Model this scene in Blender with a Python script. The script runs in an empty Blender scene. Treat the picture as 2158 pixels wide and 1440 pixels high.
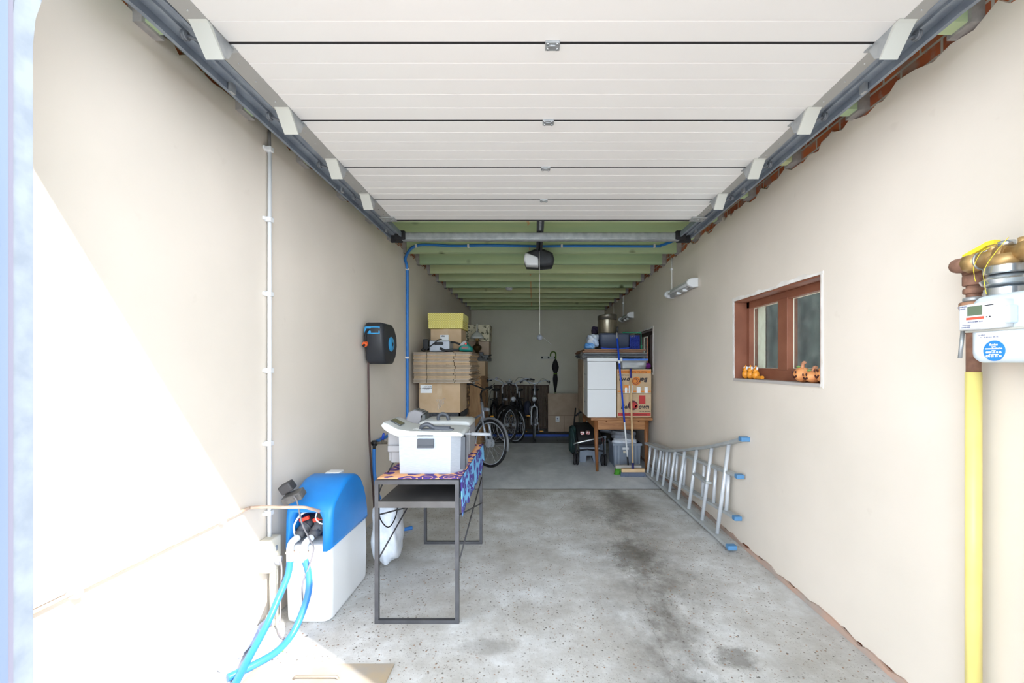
import bpy, bmesh, math, random
from mathutils import Matrix, Vector
random.seed(7)
scn = bpy.context.scene
col = scn.collection
PI = math.pi

# ------------------------------------------------------------------ camera, sky, sun, exposure
cam_d = bpy.data.cameras.new('camera')
cam_d.sensor_fit = 'HORIZONTAL'; cam_d.sensor_width = 36.0
cam_d.lens = 900.0 / 2158.0 * 36.0
cam_d.shift_x = -(1126 - 1079) / 2158.0
cam_d.shift_y = (770 - 720) / 2158.0
cam_d.clip_start = 0.05; cam_d.clip_end = 200
cam = bpy.data.objects.new('camera', cam_d); col.objects.link(cam)
cam.location = (0, 0, 1.48); cam.rotation_euler = (PI / 2, 0, 0)
scn.camera = cam

world = bpy.data.worlds.new('sky'); scn.world = world
world.use_nodes = True
bg = world.node_tree.nodes['Background']
bg.inputs[0].default_value = (0.80, 0.90, 1.0, 1)
# sky brighter towards the horizon than overhead
_wt = world.node_tree
_tc = _wt.nodes.new('ShaderNodeTexCoord'); _sp = _wt.nodes.new('ShaderNodeSeparateXYZ'); _mr = _wt.nodes.new('ShaderNodeMapRange')
_wt.links.new(_tc.outputs['Generated'], _sp.inputs[0]); _wt.links.new(_sp.outputs['Z'], _mr.inputs[0])
_mr.inputs[1].default_value = 0.10; _mr.inputs[2].default_value = 0.60; _mr.inputs[3].default_value = 6.4; _mr.inputs[4].default_value = 2.2
_wt.links.new(_mr.outputs[0], bg.inputs[1])

sun_d = bpy.data.lights.new('sun', 'SUN'); sun_d.energy = 7.0; sun_d.angle = 0.009
sun_d.color = (1.0, 0.96, 0.91)
sun = bpy.data.objects.new('sun', sun_d); col.objects.link(sun)
sun.rotation_euler = Vector((-0.675, 0.469, -0.696)).to_track_quat('-Z', 'Y').to_euler()
sun.location = (6, -5, 8)

scn.view_settings.view_transform = 'Standard'
scn.view_settings.look = 'None'
scn.view_settings.gamma = 1.0
scn.view_settings.use_curve_mapping = False
scn.view_settings.exposure = 0.58

# ------------------------------------------------------------------ materials
def lin(c):
    return tuple((v / 255.0 / 12.92) if v / 255.0 <= 0.04045 else ((v / 255.0 + 0.055) / 1.055) ** 2.4 for v in c[:3]) + (1,)

def M(name, rgb, rough=0.6, metal=0.0, rgb2=None, scale=8.0, bump=0.0, detail=4.0, lo=0.35, hi=0.65, stretch=None, spec=0.5, alpha=None, coord='Object'):
    m = bpy.data.materials.new(name); m.use_nodes = True
    nt = m.node_tree; b = nt.nodes['Principled BSDF']
    b.inputs['Base Color'].default_value = lin(rgb)
    b.inputs['Roughness'].default_value = rough
    b.inputs['Metallic'].default_value = metal
    b.inputs['Specular IOR Level'].default_value = spec
    if rgb2 or bump:
        tc = nt.nodes.new('ShaderNodeTexCoord'); mp = nt.nodes.new('ShaderNodeMapping')
        nt.links.new(tc.outputs[coord], mp.inputs[0])
        if stretch: mp.inputs['Scale'].default_value = stretch
        n = nt.nodes.new('ShaderNodeTexNoise'); n.inputs['Scale'].default_value = scale; n.inputs['Detail'].default_value = detail
        nt.links.new(mp.outputs[0], n.inputs['Vector'])
        if rgb2:
            r = nt.nodes.new('ShaderNodeValToRGB')
            r.color_ramp.elements[0].position = lo; r.color_ramp.elements[1].position = hi
            r.color_ramp.elements[0].color = lin(rgb); r.color_ramp.elements[1].color = lin(rgb2)
            nt.links.new(n.outputs['Fac'], r.inputs[0]); nt.links.new(r.outputs[0], b.inputs['Base Color'])
        if bump:
            bp = nt.nodes.new('ShaderNodeBump'); bp.inputs['Strength'].default_value = bump; bp.inputs['Distance'].default_value = 0.01
            nt.links.new(n.outputs['Fac'], bp.inputs['Height']); nt.links.new(bp.outputs[0], b.inputs['Normal'])
    return m

def nodes(m):
    nt = m.node_tree
    def N(t, **kw):
        n = nt.nodes.new('ShaderNode' + t)
        for k, v in kw.items(): setattr(n, k, v)
        return n
    return nt, N, nt.links.new, nt.nodes['Principled BSDF']

def ramp(N, stops):
    r = N('ValToRGB'); e = r.color_ramp.elements
    while len(e) < len(stops): e.new(0.5)
    for i, (p, c) in enumerate(stops):
        e[i].position = p; e[i].color = c if len(c) == 4 else lin(c)
    return r

def math_n(N, L, op, a, b=None):
    n = N('Math', operation=op)
    for i, v in enumerate((a, b)):
        if v is None: continue
        if hasattr(v, 'is_output'): L(v, n.inputs[i])
        else: n.inputs[i].default_value = v
    return n.outputs[0]

def mixc(N, L, fac, a, b, bt='MIX'):
    n = N('MixRGB', blend_type=bt)
    for i, v in enumerate((fac, a, b)):
        if hasattr(v, 'is_output'): L(v, n.inputs[i])
        elif i == 0: n.inputs[0].default_value = v
        else: n.inputs[i].default_value = v if len(v) == 4 else lin(v)
    return n.outputs[0]

def make_plaster(name, base):
    m = M(name, base, 0.75, spec=0.25)
    nt, N, L, b = nodes(m)
    g = N('NewGeometry')
    n1 = N('TexNoise'); n1.inputs['Scale'].default_value = 1.1; n1.inputs['Detail'].default_value = 5
    L(g.outputs['Position'], n1.inputs['Vector'])
    d = tuple(int(v * 0.96) for v in base)
    r = ramp(N, [(0.35, d), (0.65, base)])
    L(n1.outputs['Fac'], r.inputs[0])
    n2 = N('TexNoise'); n2.inputs['Scale'].default_value = 9; n2.inputs['Detail'].default_value = 3
    L(g.outputs['Position'], n2.inputs['Vector'])
    r2 = ramp(N, [(0.70, (0, 0, 0, 1)), (0.78, (1, 1, 1, 1))])
    L(n2.outputs['Fac'], r2.inputs[0])
    f = math_n(N, L, 'MULTIPLY', r2.outputs[0], 0.12)
    c = mixc(N, L, f, r.outputs[0], (186, 170, 152))
    L(c, b.inputs['Base Color'])
    n3 = N('TexNoise'); n3.inputs['Scale'].default_value = 14; n3.inputs['Detail'].default_value = 6
    L(g.outputs['Position'], n3.inputs['Vector'])
    bp = N('Bump'); bp.inputs['Strength'].default_value = 0.12; bp.inputs['Distance'].default_value = 0.01
    L(n3.outputs['Fac'], bp.inputs['Height']); L(bp.outputs[0], b.inputs['Normal'])
    return m

def make_brick():
    m = M('brick', (160, 90, 60), 0.9, spec=0.2)
    nt, N, L, b = nodes(m)
    g = N('NewGeometry'); s = N('SeparateXYZ'); L(g.outputs['Position'], s.inputs[0])
    c = N('CombineXYZ'); L(s.outputs['Y'], c.inputs[0]); L(s.outputs['Z'], c.inputs[1])
    br = N('TexBrick'); L(c.outputs[0], br.inputs['Vector'])
    br.inputs['Color1'].default_value = lin((204, 116, 76)); br.inputs['Color2'].default_value = lin((160, 88, 62))
    br.inputs['Mortar'].default_value = lin((196, 188, 178))
    br.inputs['Scale'].default_value = 1.0
    br.inputs['Brick Width'].default_value = 0.2; br.inputs['Row Height'].default_value = 0.065
    br.inputs['Mortar Size'].default_value = 0.007; br.inputs['Mortar Smooth'].default_value = 0.4
    n = N('TexNoise'); n.inputs['Scale'].default_value = 11; n.inputs['Detail'].default_value = 5
    L(g.outputs['Position'], n.inputs['Vector'])
    r = ramp(N, [(0.5, (0, 0, 0, 1)), (0.62, (1, 1, 1, 1))]); L(n.outputs['Fac'], r.inputs[0])
    L(mixc(N, L, math_n(N, L, 'MULTIPLY', r.outputs[0], 0.6), br.outputs['Color'], (158, 150, 143)), b.inputs['Base Color'])
    bp = N('Bump'); bp.inputs['Strength'].default_value = 0.5; L(n.outputs['Fac'], bp.inputs['Height']); L(bp.outputs[0], b.inputs['Normal'])
    return m

def make_floor():
    m = M('concrete_floor', (150, 150, 148), 0.7, spec=0.35)
    nt, N, L, b = nodes(m)
    g = N('NewGeometry'); P = g.outputs['Position']
    s = N('SeparateXYZ'); L(P, s.inputs[0]); X, Y = s.outputs['X'], s.outputs['Y']
    def noise(sc, det=5, rough=0.6, st=None):
        n = N('TexNoise'); n.inputs['Scale'].default_value = sc; n.inputs['Detail'].default_value = det; n.inputs['Roughness'].default_value = rough
        if st:
            mp = N('Mapping'); mp.inputs['Scale'].default_value = st; L(P, mp.inputs[0]); L(mp.outputs[0], n.inputs['Vector'])
        else: L(P, n.inputs['Vector'])
        return n.outputs['Fac']
    r = ramp(N, [(0.33, (184, 181, 176)), (0.5, (210, 210, 209)), (0.66, (234, 237, 240))])
    L(noise(1.7, 8, 0.68), r.inputs[0]); c = r.outputs[0]
    r = ramp(N, [(0.35, (0, 0, 0, 1)), (0.7, (1, 1, 1, 1))]); L(noise(6, 8, 0.7), r.inputs[0])
    c = mixc(N, L, math_n(N, L, 'MULTIPLY', r.outputs[0], 0.5), c, (160, 156, 150))
    # oil-stained wheel track right of centre, worn patches
    dx = math_n(N, L, 'ABSOLUTE', math_n(N, L, 'SUBTRACT', X, 0.80))
    band = math_n(N, L, 'SUBTRACT', 1.0, math_n(N, L, 'DIVIDE', dx, 0.52))
    band = math_n(N, L, 'MAXIMUM', band, 0.0)
    n4 = noise(2.3, 8, 0.7, (1.0, 0.7, 1))
    r = ramp(N, [(0.40, (0, 0, 0, 1)), (0.66, (1, 1, 1, 1))]); L(n4, r.inputs[0])
    st = math_n(N, L, 'MULTIPLY', math_n(N, L, 'MULTIPLY', band, r.outputs[0]), 1.15)
    st = math_n(N, L, 'MINIMUM', st, 0.85)
    c = mixc(N, L, st, c, (104, 100, 94))
    for sx_, sy_, rx_, ry_, am in ((0.76, 3.30, 0.26, 0.50, 1.5), (1.02, 2.16, 0.17, 0.13, 1.5), (0.62, 4.25, 0.30, 0.35, 0.7), (0.95, 4.6, 0.30, 0.5, 1.1), (-0.25, 2.25, 0.22, 0.10, 0.8)):
        u = math_n(N, L, 'POWER', math_n(N, L, 'DIVIDE', math_n(N, L, 'ABSOLUTE', math_n(N, L, 'SUBTRACT', X, sx_)), rx_), 2.0)
        v_ = math_n(N, L, 'POWER', math_n(N, L, 'DIVIDE', math_n(N, L, 'ABSOLUTE', math_n(N, L, 'SUBTRACT', Y, sy_)), ry_), 2.0)
        q = math_n(N, L, 'MAXIMUM', math_n(N, L, 'SUBTRACT', 1.0, math_n(N, L, 'ADD', u, v_)), 0.0)
        e = math_n(N, L, 'SUBTRACT', math_n(N, L, 'ADD', math_n(N, L, 'MULTIPLY', q, 0.45), noise(11, 9, 0.8)), 0.66)
        e = math_n(N, L, 'MINIMUM', math_n(N, L, 'MAXIMUM', math_n(N, L, 'MULTIPLY', e, 4.0), 0.0), 1.0)
        q = math_n(N, L, 'MULTIPLY', math_n(N, L, 'MULTIPLY', math_n(N, L, 'MINIMUM', math_n(N, L, 'MULTIPLY', q, 3.0), 1.0), e), min(0.42 * am, 0.62))
        c = mixc(N, L, q, c, (92, 87, 80))
    # exposed pebbles, only where the surface is worn
    v = N('TexVoronoi'); v.inputs['Scale'].default_value = 42; L(P, v.inputs['Vector'])
    r = ramp(N, [(0.16, (1, 1, 1, 1)), (0.26, (0, 0, 0, 1))]); L(v.outputs['Distance'], r.inputs[0])
    cs = N('SeparateColor'); L(v.outputs['Color'], cs.inputs[0])
    pick = math_n(N, L, 'GREATER_THAN', cs.outputs[0], 0.3)
    r3 = ramp(N, [(0.36, (0, 0, 0, 1)), (0.52, (1, 1, 1, 1))]); L(noise(1.3, 5, 0.6), r3.inputs[0])
    peb = math_n(N, L, 'MULTIPLY', math_n(N, L, 'MULTIPLY', r.outputs[0], pick), r3.outputs[0])
    front = math_n(N, L, 'LESS_THAN', Y, 5.1)
    peb = math_n(N, L, 'MULTIPLY', peb, front)
    pr = ramp(N, [(0.0, (70, 66, 62)), (0.5, (128, 118, 106)), (0.8, (160, 118, 84)), (1.0, (96, 92, 90))]); L(cs.outputs[1], pr.inputs[0])
    c = mixc(N, L, math_n(N, L, 'MULTIPLY', peb, 0.85), c, pr.outputs[0])
    v2 = N('TexVoronoi'); v2.inputs['Scale'].default_value = 95; L(P, v2.inputs['Vector'])
    r = ramp(N, [(0.18, (1, 1, 1, 1)), (0.30, (0, 0, 0, 1))]); L(v2.outputs['Distance'], r.inputs[0])
    cs2 = N('SeparateColor'); L(v2.outputs['Color'], cs2.inputs[0])
    fine = math_n(N, L, 'MULTIPLY', math_n(N, L, 'MULTIPLY', r.outputs[0], math_n(N, L, 'GREATER_THAN', cs2.outputs[0], 0.55)), r3.outputs[0])
    c = mixc(N, L, math_n(N, L, 'MULTIPLY', fine, 0.55), c, (120, 114, 106))
    # smoother newer slab behind the seam
    r = ramp(N, [(0.35, (196, 201, 208)), (0.65, (230, 234, 240))]); L(noise(2.2, 8, 0.7, (1, 0.6, 1)), r.inputs[0])
    c = mixc(N, L, math_n(N, L, 'GREATER_THAN', Y, 5.1), c, r.outputs[0])
    # dark vinyl at the rear
    w = N('TexBrick'); L(P, w.inputs['Vector']); w.inputs['Scale'].default_value = 1
    w.inputs['Brick Width'].default_value = 0.9; w.inputs['Row Height'].default_value = 0.16; w.inputs['Mortar Size'].default_value = 0.004
    w.inputs['Color1'].default_value = lin((150, 153, 158)); w.inputs['Color2'].default_value = lin((116, 119, 124)); w.inputs['Mortar'].default_value = lin((64, 64, 66))
    c = mixc(N, L, math_n(N, L, 'GREATER_THAN', Y, 8.1), c, w.outputs['Color'])
    # joints and the crack
    j = math_n(N, L, 'LESS_THAN', math_n(N, L, 'ABSOLUTE', math_n(N, L, 'SUBTRACT', Y, math_n(N, L, 'ADD', 5.09, math_n(N, L, 'MULTIPLY', noise(6), 0.02)))), 0.012)
    c = mixc(N, L, math_n(N, L, 'MULTIPLY', j, 0.7), c, (70, 66, 62))
    wob = math_n(N, L, 'MULTIPLY', math_n(N, L, 'SUBTRACT', noise(3.5, 8, 0.7), 0.5), 0.22)
    cx = math_n(N, L, 'ADD', math_n(N, L, 'ADD', math_n(N, L, 'MULTIPLY', Y, 0.02), 0.62), wob)
    k = math_n(N, L, 'LESS_THAN', math_n(N, L, 'ABSOLUTE', math_n(N, L, 'SUBTRACT', X, cx)), 0.0035)
    k = math_n(N, L, 'MULTIPLY', k, math_n(N, L, 'LESS_THAN', Y, 4.4))
    c = mixc(N, L, math_n(N, L, 'MULTIPLY', k, 0.35), c, (110, 106, 100))
    L(c, b.inputs['Base Color'])
    bp = N('Bump'); bp.inputs['Strength'].default_value = 0.25; bp.inputs['Distance'].default_value = 0.01
    L(noise(30, 6, 0.7), bp.inputs['Height']); L(bp.outputs[0], b.inputs['Normal'])
    return m

def make_timber():
    m = M('green_timber', (120, 145, 105), 0.85, spec=0.2)
    nt, N, L, b = nodes(m)
    g = N('NewGeometry'); P = g.outputs['Position']
    mp = N('Mapping'); mp.inputs['Scale'].default_value = (0.5, 1.0, 9); L(P, mp.inputs[0])
    n = N('TexNoise'); n.inputs['Scale'].default_value = 2.2; n.inputs['Detail'].default_value = 6; L(mp.outputs[0], n.inputs['Vector'])
    r = ramp(N, [(0.25, (178, 204, 166)), (0.5, (198, 215, 174)), (0.75, (220, 224, 176))]); L(n.outputs['Fac'], r.inputs[0])
    v = N('TexVoronoi'); v.inputs['Scale'].default_value = 2.6; L(P, v.inputs['Vector'])
    r2 = ramp(N, [(0.05, (1, 1, 1, 1)), (0.14, (0, 0, 0, 1))]); L(v.outputs['Distance'], r2.inputs[0])
    n2 = N('TexNoise'); n2.inputs['Scale'].default_value = 4; L(P, n2.inputs['Vector'])
    f = math_n(N, L, 'MULTIPLY', r2.outputs[0], math_n(N, L, 'MULTIPLY', n2.outputs['Fac'], 1.5))
    sx_ = N('SeparateXYZ'); L(P, sx_.inputs[0])
    ln = math_n(N, L, 'LESS_THAN', math_n(N, L, 'ABSOLUTE', math_n(N, L, 'SUBTRACT', sx_.outputs['X'], -0.06)), 0.012)
    ln = math_n(N, L, 'MULTIPLY', ln, math_n(N, L, 'GREATER_THAN', n2.outputs['Fac'], 0.5))
    oi = N('ObjectInfo'); r5 = ramp(N, [(0.0, (170, 204, 166)), (0.5, (202, 220, 176)), (1.0, (230, 228, 176))]); L(oi.outputs['Random'], r5.inputs[0])
    base_ = mixc(N, L, 0.55, r.outputs[0], r5.outputs[0])
    L(mixc(N, L, math_n(N, L, 'MULTIPLY', ln, 0.7), mixc(N, L, f, base_, (96, 104, 72)), (224, 172, 120)), b.inputs['Base Color'])
    return m

def make_glass():
    m = bpy.data.materials.new('window_glass'); m.use_nodes = True
    nt = m.node_tree; nt.nodes.remove(nt.nodes['Principled BSDF'])
    t = nt.nodes.new('ShaderNodeBsdfTransparent'); t.inputs[0].default_value = (0.8, 0.84, 0.82, 1)
    gl = nt.nodes.new('ShaderNodeBsdfGlossy'); gl.inputs['Roughness'].default_value = 0.08
    lw = nt.nodes.new('ShaderNodeLayerWeight'); lw.inputs[0].default_value = 0.5
    pw = nt.nodes.new('ShaderNodeMath'); pw.operation = 'POWER'; pw.inputs[1].default_value = 5.0
    fr = nt.nodes.new('ShaderNodeMath'); fr.operation = 'MULTIPLY_ADD'; fr.inputs[1].default_value = 0.9; fr.inputs[2].default_value = 0.03
    nt.links.new(lw.outputs['Facing'], pw.inputs[0]); nt.links.new(pw.outputs[0], fr.inputs[0])
    mx = nt.nodes.new('ShaderNodeMixShader')
    df = nt.nodes.new('ShaderNodeBsdfDiffuse'); df.inputs[0].default_value = (0.5, 0.52, 0.5, 1)
    n = nt.nodes.new('ShaderNodeTexNoise'); n.inputs['Scale'].default_value = 7; n.inputs['Detail'].default_value = 6
    r = nt.nodes.new('ShaderNodeMapRange'); r.inputs[1].default_value = 0.45; r.inputs[2].default_value = 0.75; r.inputs[3].default_value = 0.03; r.inputs[4].default_value = 0.16
    mx2 = nt.nodes.new('ShaderNodeMixShader')
    L = nt.links.new
    L(fr.outputs[0], mx.inputs[0]); L(t.outputs[0], mx.inputs[1]); L(gl.outputs[0], mx.inputs[2])
    L(n.outputs['Fac'], r.inputs[0]); L(r.outputs[0], mx2.inputs[0]); L(mx.outputs[0], mx2.inputs[1]); L(df.outputs[0], mx2.inputs[2])
    L(mx2.outputs[0], nt.nodes['Material Output'].inputs[0])
    return m

def make_clear():
    m = bpy.data.materials.new('clear_plastic'); m.use_nodes = True
    nt = m.node_tree; p = nt.nodes['Principled BSDF']
    p.inputs['Base Color'].default_value = (0.85, 0.88, 0.9, 1); p.inputs['Roughness'].default_value = 0.25
    t = nt.nodes.new('ShaderNodeBsdfTransparent'); mx = nt.nodes.new('ShaderNodeMixShader'); mx.inputs[0].default_value = 0.3
    nt.links.new(t.outputs[0], mx.inputs[1]); nt.links.new(p.outputs[0], mx.inputs[2])
    nt.links.new(mx.outputs[0], nt.nodes['Material Output'].inputs[0])
    return m

def make_cloth(name, ground, ink, sc):
    m = M(name, ground, 0.9, spec=0.1)
    nt, N, L, b = nodes(m)
    tc = N('TexCoord')
    v = N('TexVoronoi'); v.inputs['Scale'].default_value = sc; v.inputs['Randomness'].default_value = 0.55; L(tc.outputs['Object'], v.inputs['Vector'])
    n = N('TexNoise'); n.inputs['Scale'].default_value = sc * 2.6; n.inputs['Detail'].default_value = 2; L(tc.outputs['Object'], n.inputs['Vector'])
    d = math_n(N, L, 'ADD', math_n(N, L, 'MULTIPLY', v.outputs['Distance'], 1.0), math_n(N, L, 'MULTIPLY', n.outputs['Fac'], 0.25))
    r = ramp(N, [(0.22, (0, 0, 0, 1)), (0.235, (1, 1, 1, 1)), (0.40, (1, 1, 1, 1)), (0.41, (0, 0, 0, 1)), (0.45, (0, 0, 0, 1)), (0.46, (1, 1, 1, 1)), (0.66, (1, 1, 1, 1)), (0.675, (0, 0, 0, 1))])
    L(d, r.inputs[0])
    L(mixc(N, L, r.outputs[0], ground, ink), b.inputs['Base Color'])
    return m

def make_dots():
    m = M('yellow_pattern_paper', (232, 214, 110), 0.7)
    nt, N, L, b = nodes(m)
    tc = N('TexCoord')
    v = N('TexVoronoi'); v.inputs['Scale'].default_value = 34; v.inputs['Randomness'].default_value = 0.0; L(tc.outputs['Object'], v.inputs['Vector'])
    r = ramp(N, [(0.30, (252, 242, 146)), (0.36, (214, 192, 78)), (0.46, (214, 192, 78)), (0.52, (252, 244, 160))]); L(v.outputs['Distance'], r.inputs[0])
    L(r.outputs[0], b.inputs['Base Color'])
    return m

PLASTER = make_plaster('beige_plaster', (235, 225, 213))
PLASTER_BACK = make_plaster('beige_plaster_rear', (228, 224, 208))
BRICK = make_brick(); FLOOR = make_floor(); TIMBER = make_timber(); GLASS = make_glass(); CLEAR = make_clear()
CLOTH_TOP = make_cloth('orange_printed_cloth', (242, 182, 138), (92, 72, 142), 9)
CLOTH_SIDE = make_cloth('blue_printed_cloth', (126, 190, 238), (86, 72, 152), 12)
DOTS = make_dots()
white_panel = M('white_door_panel', (238, 237, 236), 0.45, spec=0.4)
rubber = M('black_rubber', (28, 27, 30), 0.7)
galv = M('galvanised_steel', (184, 188, 190), 0.45, 0.55, (164, 168, 172), 20)
galv_blue = M('galvanised_track_steel', (146, 156, 168), 0.5, 0.3, (128, 138, 152), 14)
galv_pale = M('pale_zinc_plate', (206, 208, 202), 0.5, 0.25)
capgrey = M('grey_end_cap_steel', (172, 172, 170), 0.55, 0.3)
alu_frame = M('pale_blue_aluminium', (108, 122, 150), 0.4, 0.0, (98, 112, 140), 6, stretch=(1, 1, 0.1))
darksteel = M('dark_grey_steel', (88, 88, 92), 0.5, 0.35, (76, 76, 80), 12)
black_pl = M('black_plastic', (30, 31, 35), 0.5)
dark_pl = M('charcoal_plastic', (52, 54, 60), 0.5, rgb2=(46, 48, 52), scale=6)
white_pl = M('white_plastic', (232, 234, 236), 0.45)
cream_pl = M('cream_plastic', (214, 208, 192), 0.5)
grey_pl = M('grey_plastic', (128, 138, 152), 0.55, rgb2=(118, 128, 144), scale=5)
blue_pl = M('blue_plastic_cover', (24, 128, 214), 0.4, rgb2=(34, 138, 222), scale=5)
hose_blue = M('blue_hose', (48, 128, 214), 0.45)
hose_sky = M('light_blue_hose', (52, 126, 206), 0.4)
red_pl = M('red_plastic', (232, 62, 40), 0.45)
orange_pl = M('orange_plastic', (240, 104, 50), 0.45)
copper = M('painted_copper', (214, 190, 172), 0.5, 0.0, (196, 166, 146), 16)
brass = M('brass', (206, 172, 116), 0.4, 0.45, (178, 142, 92), 25)
rust = M('rust_brown_iron', (158, 118, 98), 0.75, 0.1, (128, 94, 78), 30, bump=0.3)
terra = M('terracotta_nut', (186, 142, 112), 0.7, 0.1, (164, 122, 96), 25)
chrome = M('bright_steel', (206, 212, 216), 0.25, 0.85)
yellow = M('yellow_paint', (250, 226, 60), 0.45)
lcd = M('lcd_screen', (104, 120, 98), 0.3)
stick_blue = M('blue_sticker', (44, 132, 222), 0.5)
meterbody = M('pale_meter_enamel', (216, 228, 236), 0.4)
ink = M('dark_print', (40, 38, 48), 0.7)
ink_grey = M('grey_print', (130, 134, 160), 0.7)
ink_white = M('white_print', (245, 248, 250), 0.6)
card = M('cardboard', (210, 184, 152), 0.85, rgb2=(198, 170, 136), scale=5, spec=0.15)
card_dark = M('dull_cardboard', (186, 166, 146), 0.85, rgb2=(174, 154, 134), scale=5, spec=0.15)
card_edge = M('cardboard_edges', (200, 182, 160), 0.9, rgb2=(168, 148, 128), scale=40, spec=0.1, stretch=(0.4, 0.4, 3))
wood_brown = M('brown_painted_wood', (144, 92, 70), 0.55, rgb2=(130, 80, 60), scale=6)
wood_grain = M('varnished_wood', (176, 122, 72), 0.5, rgb2=(146, 96, 54), scale=5, stretch=(1, 8, 8))
wood_leg = M('dark_varnished_wood', (150, 96, 54), 0.5, rgb2=(126, 78, 44), scale=6, stretch=(8, 8, 1))
wood_carved = M('carved_oak', (164, 130, 98), 0.6, rgb2=(124, 94, 68), scale=12, stretch=(1, 1, 3))
wood_pine = M('warm_pine', (204, 162, 116), 0.55, rgb2=(184, 140, 96), scale=6, stretch=(6, 6, 0.8))
wood_pale = M('pale_beech', (222, 190, 146), 0.55, rgb2=(210, 176, 132), scale=8)
steel_box = M('brushed_steel', (184, 190, 200), 0.42, 0.25, (172, 180, 190), 30, stretch=(1, 1, 12))
fabric_grey = M('grey_plastic_sheet', (150, 154, 162), 0.6, rgb2=(120, 126, 136), scale=9, bump=0.5)
bag_white = M('white_plastic_bag', (226, 230, 236), 0.4, rgb2=(204, 212, 224), scale=14, bump=0.6)
rubber_grey = M('grey_rubber_tyre', (70, 72, 76), 0.8)
silver_paint = M('silver_paint', (178, 186, 198), 0.35, 0.5)
black_paint = M('black_paint', (24, 25, 30), 0.35)

# ------------------------------------------------------------------ mesh building helpers
def catmull(pts, k=6, closed=False):
    P = [Vector(p) for p in pts]; n = len(P); out = []
    if n < 3: return P
    for i in range(n if closed else n - 1):
        if closed: a, b, c, d = P[(i - 1) % n], P[i], P[(i + 1) % n], P[(i + 2) % n]
        else: a, b, c, d = P[max(i - 1, 0)], P[i], P[i + 1], P[min(i + 2, n - 1)]
        for j in range(k):
            t = j / k
            out.append(0.5 * ((2 * b) + (c - a) * t + (2 * a - 5 * b + 4 * c - d) * t * t + (3 * b - a - 3 * c + d) * t ** 3))
    if not closed: out.append(P[-1])
    return out

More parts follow.
